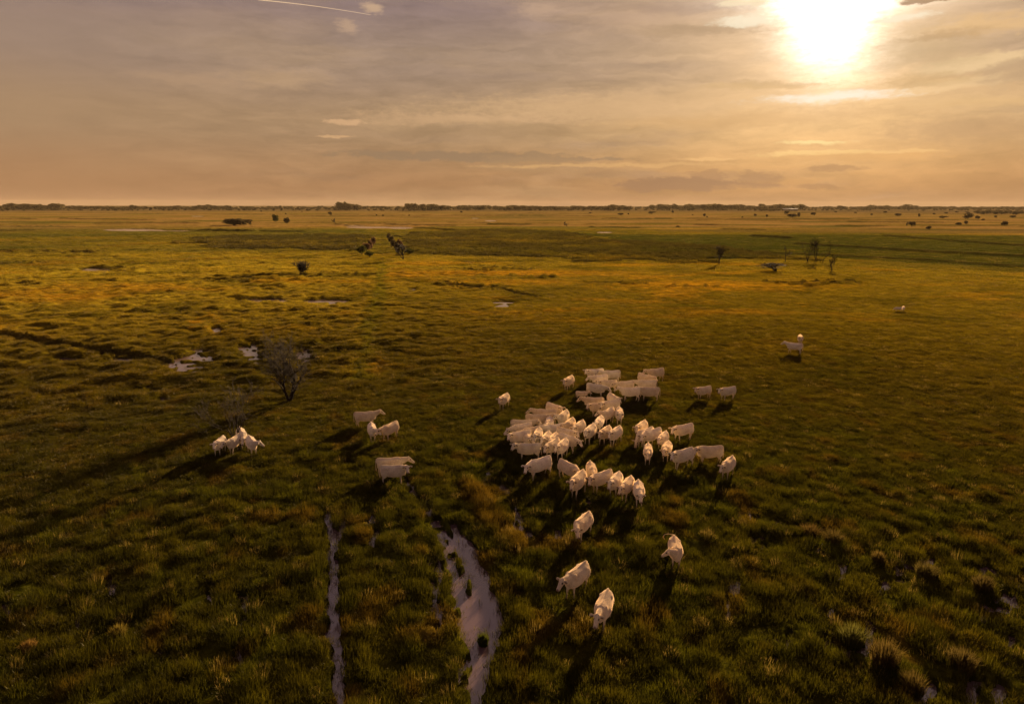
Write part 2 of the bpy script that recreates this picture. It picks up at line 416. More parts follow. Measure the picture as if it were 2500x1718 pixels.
def in_poly(px, py, poly):
    ins = np.zeros(np.shape(px), bool)
    n = len(poly)
    for i in range(n):
        (x1, y1), (x2, y2) = poly[i], poly[(i + 1) % n]
        c = ((y1 > py) != (y2 > py)) & (px < (x2 - x1) * (py - y1) / (y2 - y1 + 1e-12) + x1)
        ins ^= c
    return ins
def reed_zone(x, y, j=True):
    jx = x + (11 * fbm(x / 16, y / 16, 3, 90) if j else 0); jy = y + (26 * fbm(x / 22, y / 22, 3, 95) if j else 0)
    px, py = project(jx, jy)
    z = np.zeros(np.shape(x), bool)
    for p in REED_POLY: z |= in_poly(px, py, p)
    return z & (y > 100)
def strips(x, y):
    out = np.zeros(np.shape(x)); hh = np.zeros(np.shape(x))
    for pts, wd, ht in FAR_LINES + REED_LINES:
        P = [px_ground(a, b) for a, b in pts]
        lo = min(p.y for p in P) - 4 * wd; hi = max(p.y for p in P) + 4 * wd
        s = (y > lo) & (y < hi)
        if s.any():
            rr = P[0].y
            wob = 0.012 * rr * fbm(x[s] / (0.12 * rr), y[s] / (0.5 * rr), 2, 21)
            d, _ = seg_dist(x[s], y[s] + wob, P, [1] * len(P))
            gate = sst(fbm(x[s] / (0.06 * rr), y[s] / rr, 2, 25), -0.5, -0.2)
            m = (1 - sst(d / (wd * 0.5), 0.6, 1.2)) * gate
            out[s] = np.maximum(out[s], m); hh[s] = np.maximum(hh[s], m * ht)
    return out, hh

def clear_mask(x, y):
    m = np.zeros(np.shape(x))
    for i, p in enumerate(POOLS): m = np.maximum(m, pool_mask(x, y, p[0], p[1] + (1.5 if i < 9 else 2.5), p[2] * 1.3, p[3] * (3.0 if i < 9 else 1.6), 0.4))
    return m
COW_PADS = []     # filled in before the ground is made: (x, y) of standing cattle
def height(x, y, wm=None, full=False):
    x = np.asarray(x, float); y = np.asarray(y, float)
    r = np.hypot(x, y)
    if wm is None: wm = water_mask(x, y)
    px, py = project(x, y)
    left = 1 - sst(px, 700, 1500)
    mid = sst(r, 45, 80) * (1 - sst(r, 500, 900))
    near = 1 - sst(r, 50, 110)
    # hummocks
    k = 1.0
    h = 0.10 + 0.10 * fbm(x / 9, y / 9, 3, 1)
    hm = fbm(x / 2.4, y / 2.0, 3, 4)
    h = h + (0.06 * (1 - sst(r, 34, 54)) + 0.06 * near + (0.05 + 0.40 * left) * mid) * np.maximum(hm + 0.12, 0) * 1.6
    big = fbm(x / 11, y / 6.0, 3, 9)
    h = h + (0.08 + 0.62 * left) * mid * np.maximum(big, 0)
    h = h + (1 - sst(r, 34, 50)) * (0.10 * fbm(x / 0.8, y / 0.8, 2, 14) + 0.14 * np.maximum(fbm(x / 1.7, y / 1.9, 2, 16), 0))
    far = sst(r, 250, 600) * (1 - sst(r, 1500, 2600))
    h = h + far * 0.5 * np.maximum(fbm(x / 60, y / 22, 3, 33), 0)
    h = np.maximum(h, 0.03)
    zn = reed_zone(x, y)
    h = h + zn * (0.25 + 0.35 * fbm(x / 6, y / 6, 2, 36))
    sm, sh = strips(x, y)
    h = h + sh * (0.8 + 0.35 * fbm(x / 5, y / 5, 2, 38))
    dip = np.zeros(np.shape(x))
    kk = np.where(r < 60, .6, np.where(r < 130, 0.8, 3.0))
    wx = x + 0.5 * kk * fbm(x / (2 * kk), y / (2 * kk), 2, 71); wy = y + 0.9 * kk * fbm(x / (2.2 * kk), y / (2.2 * kk), 2, 73)
    for L in DARK_DIPS: dip = np.maximum(dip, line_mask(wx, wy, L, 0.5, True))
    dip = np.maximum(dip, 0.9 * line_mask(wx, wy, DITCH, 0.45))
    h = h * (1 - dip) - 0.03 * dip
    bank = (0.30 + 0.40 * sst(r, 120, 150)) * sst(dip, 0.02, 0.3) * (1 - sst(dip, 0.3, 0.8)) * mid
    h = h + bank
    for cx, cy in COW_PADS:
        s = (np.abs(x - cx) < 1.6) & (np.abs(y - cy) < 1.6)
        if s.any():
            g = 1 - sst(np.hypot(x[s] - cx, y[s] - cy), 0.7, 1.6)
            h[s] = h[s] * (1 - g) + 0.10 * g
    clr = clear_mask(x, y)
    h = h * (1 - clr) + 0.04 * clr
    h = h * (1 - sst(wm, 0.0, 0.32)) - 0.28 * sst(wm, 0.12, 0.55)
    if full: return h, wm, zn, sm, dip, px, py, r
    return h

OR_PATCH = [(90, 725, 190, 13), (1000, 672, 60, 7), (1150, 668, 150, 5), (1250, 690, 160, 6), (845, 770, 20, 4), (905, 900, 26, 22), (1340, 668, 220, 6), (1650, 720, 60, 12),
            (1950, 745, 25, 2), (700, 690, 80, 6), (1700, 695, 120, 9), (1380, 758, 60, 3), (520, 790, 16, 30), (300, 700, 150, 6), (1750, 700, 250, 12)]
def tint(x, y, wm, zn, sm, dip, px, py, r):
    C = lambda r_, g_, b_: np.array([r_, g_, b_])
    n1 = fbm(x / 14, y / 14, 3, 101); n2 = fbm(x / 2.6, y / 3.4, 3, 104); n3 = fbm(x / 120, y / 45, 3, 108)
    n4 = fbm(x / 0.9, y / 0.9, 2, 111)
    def mixc(a, b, t): return a + (b - a) * np.clip(t, 0, 1)[..., None]
    one = np.ones(x.shape)[..., None]
    green = one * C(.068, .054, .0040); olive = one * C(.110, .078, .0055); rust = one * C(.125, .066, .009); orange = one * C(.300, .160, .008); dark = one * C(.030, .030, .004)
    tan = one * C(.300, .175, .050); lush = one * C(.098, .084, .005); reed = one * C(.048, .038, .008); fargrn = one * C(.062, .062, .010)
    c = mixc(green, olive, 0.5 + 1.3 * n1)
    nearf = 1 - sst(r, 38, 75)
    c = mixc(c, green, 0.55 * nearf)
    c = mixc(c, dark, (0.4 + 1.2 * n2) * nearf * 0.8)
    c = mixc(c, lush, sst(n2 + 0.5 * n4, 0.15, 0.55) * (0.4 + 0.5 * nearf))
    c = mixc(c, rust, sst(fbm(x / 2.0, y / 3.0, 3, 120), 0.12, 0.45) * (0.25 + 0.55 * nearf))
    midf = sst(r, 70, 120)
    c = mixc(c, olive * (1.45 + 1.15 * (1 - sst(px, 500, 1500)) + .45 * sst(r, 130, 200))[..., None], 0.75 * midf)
    c = mixc(c, green, sst(n1, 0.0, 0.4) * midf * 0.7)
    c = mixc(c, orange, sst(fbm(x / 26, y / 15, 3, 130), 0.10, 0.50) * midf * 0.65)
    for p in OR_PATCH:
        c = mixc(c, orange * 1.1, pool_mask(x + 4 * n2, y + 6 * n2, *p, 0.6) * (0.55 + 0.8 * n2))
    # rusty reed ridge right of the channel, and the track through the meadow
    c = mixc(c, rust * 1.15, line_mask(x + n2, y + n2, [(1140, 1190, 50), (1180, 1235, 60), (1225, 1290, 60), (1262, 1345, 60)], 0.7) * 0.8)
    c = mixc(c, lush * 1.2, line_mask(x + 2 * n2, y, [(930, 640, 26), (925, 720, 30), (905, 800, 36), (880, 880, 40), (885, 930, 50)], 0.7) * (0.9 + 0.5 * n2))
    c = mixc(c, olive * 2.0, line_mask(x + 2 * n2, y, [(915, 655, 12), (905, 720, 14), (880, 800, 20), (862, 870, 24), (852, 925, 30)], 0.7) * (0.75 + 0.7 * n2))
    # flat fields further out
    ff = sst(r, 190, 240)
    c = mixc(c, fargrn, ff * (0.55 + 0.8 * n3))
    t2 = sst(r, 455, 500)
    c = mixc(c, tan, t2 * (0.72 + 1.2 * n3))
    c = mixc(c, fargrn * 1.3, t2 * sst(fbm(x / 200, y / 60, 3, 140), 0.08, 0.35) * 0.8)
    rl = (px < 900) & (r > 400)
    c = mixc(c, fargrn * 1.3, rl * sst(py, 552, 562) * 0.6)
    # broad green field to the right
    gp = in_poly(px + 8 * n2, py + 1.0 * n2, [(1250, 565), (1500, 573), (1850, 574), (2500, 576), (2600, 650), (2500, 655), (2200, 642), (1960, 625), (1640, 640), (1480, 580)])
    c = mixc(c, one * C(.042, .046, .0060), gp * (0.85 + 0.5 * n1))
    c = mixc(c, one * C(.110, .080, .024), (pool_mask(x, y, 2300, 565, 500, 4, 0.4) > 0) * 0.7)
    c = mixc(c, reed, zn * (0.75 + 0.8 * fbm(x / 25, y / 25, 2, 150)))
    c = mixc(c, reed * 0.8, sm * 0.85)
    c = mixc(c, one * C(.030, .022, .010), dip * 0.8)
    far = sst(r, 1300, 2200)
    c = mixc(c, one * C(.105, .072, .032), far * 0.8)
    c = mixc(c, one * C(.026, .019, .011), sst(wm, 0.15, 0.6))
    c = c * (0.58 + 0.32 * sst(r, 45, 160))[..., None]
    c = c * (1 - (1 - sst(r, 38, 70))[..., None] * np.array([.07, -.06, 0]))
    spk = fbm(x / 1.6, y / 2.2, 3, 171)
    c = c * (1 + 0.6 * spk * sst(r, 35, 60) * (1 - sst(r, 150, 300)))[..., None]
    return np.clip(c, 0.0015, 0.5)

# ------------------------------------------------------------------ materials of the ground
def new_mat(name):
    m = bpy.data.materials.new(name); m.use_nodes = True
    return m, NT(m.node_tree)
def out(n, surf, disp=None):
    o = n.n('ShaderNodeOutputMaterial'); n.l(surf, o.inputs[0])
def simple_mat(name, color, rough=0.8, spec=0.3, vary=0.25, scale=6.0, translucent=0.0):
    m, n = new_mat(name)
    pos = n.n('ShaderNodeTexCoord').outputs['Object']
    f = n.noise(pos, scale, 4.0, 0.6)
    c = n.mix(f, tuple(v * (1 - vary) for v in color[:3]) + (1,), tuple(min(1, v * (1 + vary)) for v in color[:3]) + (1,))
    b = n.n('ShaderNodeBsdfPrincipled')
    n.l(c, b.inputs['Base Color']); b.inputs['Roughness'].default_value = rough; b.inputs['Specular IOR Level'].default_value = spec
    s = b.outputs[0]
    if translucent:
        t = n.n('ShaderNodeBsdfTranslucent'); n.l(c, t.inputs[0])
        mx = n.n('ShaderNodeMixShader'); mx.inputs[0].default_value = translucent
        n.l(s, mx.inputs[1]); n.l(t.outputs[0], mx.inputs[2]); s = mx.outputs[0]
    out(n, s)
    return m

m_ground, n = new_mat('marsh_turf')
att = n.n('ShaderNodeAttribute', attribute_name='tint', attribute_type='GEOMETRY').outputs['Color']
geo = n.n('ShaderNodeNewGeometry').outputs['Position']
f1 = n.noise(geo, 3.2, 5.0, 0.65)
f2 = n.noise(geo, 0.35, 5.0, 0.7)
f3 = n.noise(geo, 0.06, 6.0, 0.75)
v = n.m('MULTIPLY', n.mr(f1, 0.3, 0.7, 0.5, 1.45, 'LINEAR'), n.m('MULTIPLY', n.mr(f2, 0.3, 0.7, 0.6, 1.4, 'LINEAR'), n.mr(f3, 0.3, 0.7, 0.75, 1.25, 'LINEAR')))
c = n.mix(1.0, att, n.xyz(v, v, v), 'MULTIPLY')
b = n.n('ShaderNodeBsdfDiffuse')
n.l(c, b.inputs[0]); b.inputs['Roughness'].default_value = 0.0
bump = n.n('ShaderNodeBump'); bump.inputs['Strength'].default_value = 0.9; bump.inputs['Distance'].default_value = 0.35
bh = n.m('ADD', n.noise(geo, 1.3, 6.0, 0.7), n.m('MULTIPLY', n.noise(geo, 0.25, 4.0, 0.7), 2.0))
bump.inputs['Strength'].default_value = 0.5
n.l(bh, bump.inputs['Height']); n.l(bump.outputs[0], b.inputs['Normal'])
out(n, b.outputs[0])

m_water, n = new_mat('marsh_water')
geo = n.n('ShaderNodeNewGeometry').outputs['Position']
b = n.n('ShaderNodeBsdfPrincipled')
b.inputs['Base Color'].default_value = (0.115, 0.070, 0.068, 1)
b.inputs['Roughness'].default_value = 0.07
b.inputs['IOR'].default_value = 2.35
b.inputs['Specular IOR Level'].default_value = 0.5
bump = n.n('ShaderNodeBump'); bump.inputs['Strength'].default_value = 0.25; bump.inputs['Distance'].default_value = 0.01
n.l(n.noise(geo, 9.0, 3.0, 0.6), bump.inputs['Height']); n.l(bump.outputs[0], b.inputs['Normal'])
out(n, b.outputs[0])
# ------------------------------------------------------------------ cattle
def ring_tube(bm, secs, n=14):
    """secs: (centre, side vector, up vector, half width, half height up, half height down, power)"""
    rings = []
    for c, sv, uv, hw, hu, hd, pw in secs:
        ring = []
        for i in range(n):
            a = 2 * math.pi * i / n
            ca, sa = math.cos(a), math.sin(a)
            f = lambda q, p: math.copysign(abs(q) ** p, q)
            wv = hw * f(ca, pw); hv = (hu if sa > 0 else hd) * f(sa, pw)
            ring.append(bm.verts.new(Vector(c) + Vector(sv) * wv + Vector(uv) * hv))
        rings.append(ring)
    for a, b_ in zip(rings[:-1], rings[1:]):
        for i in range(n):
            bm.faces.new((a[i], a[(i + 1) % n], b_[(i + 1) % n], b_[i]))
    bm.faces.new(rings[0][::-1]); bm.faces.new(rings[-1])
def limb(bm, pts, n=10, side=(0, 1, 0)):
    secs = []
    for i, (p, r, *q) in enumerate(pts):
        p = Vector(p)
        d = (Vector(pts[min(i + 1, len(pts) - 1)][0]) - Vector(pts[max(i - 1, 0)][0])).normalized()
        s = Vector(side); s = (s - d * s.dot(d)).normalized(); u = d.cross(s)
        rw = q[0] if q else r
        secs.append((p, s, u, rw, r, r, 1.0))
    ring_tube(bm, secs, n)
def ellip(bm, c, rad, rot=None, seg=10):
    mt = Matrix.Translation(c) @ (rot.to_4x4() if rot is not None else Matrix()) @ Matrix.Diagonal((*rad, 1))
    bmesh.ops.create_icosphere(bm, subdivisions=2, radius=1.0, matrix=mt)

def cow_mesh(yaw=0.0, neck_p=22.0, head_p=-42.0, step=0, tail=0, calf=False, seed=0):
    """a polled cream beef cow facing +X; yaw turns the head to its left"""
    R = random.Random(seed)
    bm = bmesh.new()
    fat = 0.86 if calf else 1.0
    body = [(-.85, 1.10, .08, .10, .10), (-.825, 1.06, .20, .21, .22), (-.75, 1.02, .285, .28, .32), (-.60, .99, .335, .335, .37), (-.43, .97, .365, .350, .39),
            (-.22, .94, .395, .360, .41), (.02, .92, .42, .370, .43), (.24, .92, .41, .375, .43), (.42, .94, .365, .375, .42), (.58, .97, .31, .355, .40),
            (.71, .98, .25, .28, .35), (.80, .97, .16, .18, .25), (.84, .96, .06, .08, .12)]
    ring_tube(bm, [((x, 0, z), (0, 1, 0), (0, 0, 1), hw * fat, hu, hd, .92) for x, z, hw, hu, hd in body], 20)
    # spine, tail head, hook and pin bones, shoulder blades, haunches, brisket
    limb(bm, [((-.86, 0, 1.25), .035), ((-.79, 0, 1.315), .06), ((-.66, 0, 1.29), .095), ((-.4, 0, 1.25), .10), ((0, 0, 1.22), .09), ((.4, 0, 1.25), .10), ((.56, 0, 1.24), .10)])
    for s in (-1, 1):
        ellip(bm, (-.44, s * .25, 1.16), (.15, .10, .10)); ellip(bm, (-.78, s * .12, 1.22), (.06, .05, .05))
        ellip(bm, (.46, s * .24, 1.02), (.19, .10, .27)); ellip(bm, (-.60, s * .22, .88), (.24, .145, .30))
        ellip(bm, (.56, s * .17, .80), (.14, .10, .17))
    ellip(bm, (.66, 0, .72), (.17, .12, .15)); ellip(bm, (.0, 0, .62), (.4, .24, .12))
    # legs, each with its joints
    st = [(0.0, 0.0, 0.0, 0.0), (.10, -.08, -.09, .11), (-.07, .10, .10, -.06)][step % 3]
    for k, s in enumerate((-1, 1)):
        o = st[k]
        limb(bm, [((.50, s * .185, .92), .125, .085), ((.50, s * .19, .72), .10, .075), ((.48 + o * .3, s * .18, .56), .07, .055), ((.49 + o * .7, s * .17, .38), .052, .047),
                  ((.485 + o * .9, s * .165, .30), .036, .034), ((.49 + o, s * .165, .14), .034, .034), ((.50 + o, s * .165, .09), .043, .042), ((.53 + o, s * .165, .0), .056, .052)])
        o = st[2 + k]
        limb(bm, [((-.56, s * .19, .98), .20, .12), ((-.53, s * .20, .78), .165, .10), ((-.56 + o * .2, s * .19, .62), .11, .07), ((-.69 + o * .6, s * .175, .47), .060, .046),
                  ((-.70 + o * .8, s * .17, .38), .044, .038), ((-.66 + o, s * .165, .16), .037, .036), ((-.64 + o, s * .165, .10), .044, .042), ((-.61 + o, s * .165, 0), .058, .052)])
    # tail: hanging, or swung out to the side
    tp = [(-.84, 0, 1.30), (-.90, 0, 1.18), (-.92, 0, .95), (-.91, .01, .72), (-.90, .02, .58), (-.90, .02, .44)]
    if tail: tp = [(-.84, 0, 1.30), (-.90, tail * .10, 1.30), (-.92, tail * .30, 1.33), (-.92, tail * .52, 1.27), (-.92, tail * .60, 1.12), (-.92, tail * .50, .98)]
    limb(bm, [(p, r) for p, r in zip(tp, (.045, .032, .024, .022, .042, .018))], 8, (0, 1, .01))
    # neck and head
    yw = math.radians(yaw); npit = math.radians(neck_p); hp = math.radians(head_p)
    base = Vector((.60, 0, 1.10)); L = .60
    d1 = Vector((math.cos(yw * .35) * math.cos(npit * .8), math.sin(yw * .35) * math.cos(npit * .8), math.sin(npit * .8)))
    d2 = Vector((math.cos(yw * .9) * math.cos(npit), math.sin(yw * .9) * math.cos(npit), math.sin(npit)))
    p1 = base + d1 * L * .45; poll = p1 + d2 * L * .55
    zc = Vector((0, 0, 1))
    def fr(d):
        s = zc.cross(d).normalized(); return s, d.cross(s)
    s0, u0 = fr(Vector((1, 0, .1)).normalized()); s1, u1 = fr(d1); s2, u2 = fr(d2)
    ring_tube(bm, [(base - Vector((.16, 0, -.02)), s0, u0, .20, .21, .32, 1), (base + Vector((.04, 0, 0)), s0, u0, .19, .20, .34, 1), (p1, s1, u1, .16, .175, .27, 1),
                   (p1 * .5 + poll * .5, s2, u2, .135, .15, .21, 1), (poll, s2, u2, .11, .12, .15, 1)], 14)
    hd = Vector((math.cos(yw) * math.cos(hp), math.sin(yw) * math.cos(hp), math.sin(hp)))
    hs = zc.cross(hd).normalized(); hu = hd.cross(hs)
    H = lambda t, u=0.0, s=0.0: poll + hd * t + hu * u + hs * s
    hsec = [(t * 1.08, a * 1.16, b_ * 1.12, c_ * 1.12) for t, a, b_, c_ in [(-.07, .075, .055, .06), (-.03, .115, .09, .10), (.06, .128, .095, .13), (.15, .118, .085, .145), (.25, .092, .070, .125), (.35, .080, .062, .095), (.43, .086, .062, .085), (.475, .075, .05, .065), (.495, .04, .03, .03)]]
    ring_tube(bm, [(H(t, .02), hs, hu, hw, a, b_, .92) for t, hw, a, b_ in hsec], 14)
    ellip(bm, H(-.04, .07), (.075, .075, .06))
    for s in (-1, 1):
        ellip(bm, H(.13, .075, s * .10), (.035, .03, .03))
        # ear: flattened leaf reaching out and slightly down
        e0 = H(.02, .03, s * .12); ax = (hs * s * 1.0 + Vector((0, 0, -.14)) - hd * .10).normalized()
        nn = (Vector((0, 0, 1)) * .55 + hd * .8); nn = (nn - ax * nn.dot(ax)).normalized()
        sd_ = ax.cross(nn)
        rot = Matrix((ax, sd_, nn)).transposed()
        ellip(bm, e0 + ax * .125, (.145, .088, .026), rot)
        ellip(bm, e0 + ax * .03, (.06, .035, .035), rot)
    bmesh.ops.recalc_face_normals(bm, faces=bm.faces)
    tmp = bpy.data.meshes.new('tmp'); bm.to_mesh(tmp); bm.free()
    o = bpy.data.objects.new('tmp', tmp); COL.objects.link(o)
    md = o.modifiers.new('a', 'REMESH'); md.mode = 'VOXEL'; md.voxel_size = 0.0175
    md = o.modifiers.new('b', 'SMOOTH'); md.factor = 0.5; md.iterations = 6
    md = o.modifiers.new('c', 'DECIMATE'); md.ratio = 0.30
    dg = bpy.context.evaluated_depsgraph_get()
    me = bpy.data.meshes.new_from_object(o.evaluated_get(dg))
    bpy.data.objects.remove(o); bpy.data.meshes.remove(tmp)
    co = np.empty(len(me.vertices) * 3, np.float32); me.vertices.foreach_get('co', co); co = co.reshape(-1, 3)
    near = lambda p, a, b_: 1 - sst(np.linalg.norm(co - np.array(p), axis=1), a, b_)
    colr = np.tile(np.array([.88, .79, .63]), (len(co), 1))
    mixc = lambda c, t: colr + (np.array(c) - colr) * t[:, None]
    # lightly woolly coat: broad blotches of cream and dun, dirty legs and belly, pink muzzle
    nn = fbm(co[:, 0] * 3 + seed, co[:, 2] * 3 + co[:, 1] * 2, 3, seed)
    colr = mixc((.66, .52, .40), np.clip(.22 + nn * .9, 0, .7))
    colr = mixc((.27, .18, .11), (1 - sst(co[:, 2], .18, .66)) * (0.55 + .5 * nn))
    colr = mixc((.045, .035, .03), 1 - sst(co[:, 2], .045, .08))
    colr = mixc((.17, .095, .07), near(H(.50, .0), .07, .125) * .95)
    colr = mixc((.09, .05, .04), np.maximum(near(H(.55, .05, .045), .015, .035), near(H(.55, .05, -.045), .012, .028)))
    for s in (-1, 1):
        colr = mixc((.02, .012, .01), near(H(.15, .07, s * .125), .030, .065))
        inn = H(.02, .0, s * .10) + (hs * s + Vector((0, 0, -.14))).normalized() * .13 + hd * .03
        colr = mixc((.16, .09, .055), near(inn, .045, .10) * .95)
    if not tail: colr = mixc((.60, .40, .22), near((-.90, .02, .5), .06, .16))
    else: colr = mixc((.70, .45, .20), near((-.92, tail * .56, 1.08), .10, .22))
    a = me.color_attributes.new('coat', 'FLOAT_COLOR', 'POINT')
    a.data.foreach_set('color', np.concatenate([np.clip(colr, .01, .9), np.ones((len(co), 1))], 1).astype(np.float32).ravel())
    me.polygons.foreach_set('use_smooth', np.ones(len(me.polygons), bool))
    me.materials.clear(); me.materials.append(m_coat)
    return me

m_coat, n = new_mat('cattle_coat')
att = n.n('ShaderNodeAttribute', attribute_name='coat', attribute_type='GEOMETRY').outputs['Color']
tco = n.n('ShaderNodeTexCoord').outputs['Object']
oi = n.n('ShaderNodeObjectInfo').outputs['Random']
f = n.noise(tco, 16.0, 4.0, 0.7)
f2 = n.noise(tco, 60.0, 2.0, 0.6)
v = n.m('MULTIPLY', n.mr(f, 0.3, 0.7, 0.74, 1.12, 'LINEAR'), n.mr(oi, 0, 1, 0.74, 1.05, 'LINEAR'))
oi2 = n.m('FRACT', n.m('MULTIPLY', oi, 7.31))
c = n.mix(1.0, n.mix(oi2, att, n.mix(1.0, att, (.90, .79, .66, 1), 'MULTIPLY')), n.xyz(v, v, v), 'MULTIPLY')
d = n.n('ShaderNodeBsdfDiffuse'); n.l(c, d.inputs[0]); d.inputs['Roughness'].default_value = 1.0
bump = n.n('ShaderNodeBump'); bump.inputs['Strength'].default_value = 0.5; bump.inputs['Distance'].default_value = 0.02
n.l(n.m('ADD', f, f2), bump.inputs['Height']); n.l(bump.outputs[0], d.inputs['Normal'])
sh = n.n('ShaderNodeBsdfSheen'); sh.inputs['Color'].default_value = (.85, .55, .28, 1); sh.inputs['Roughness'].default_value = 0.35
n.l(bump.outputs[0], sh.inputs['Normal'])
ad = n.n('ShaderNodeAddShader'); n.l(d.outputs[0], ad.inputs[0]); n.l(sh.outputs[0], ad.inputs[1])
out(n, ad.outputs[0])

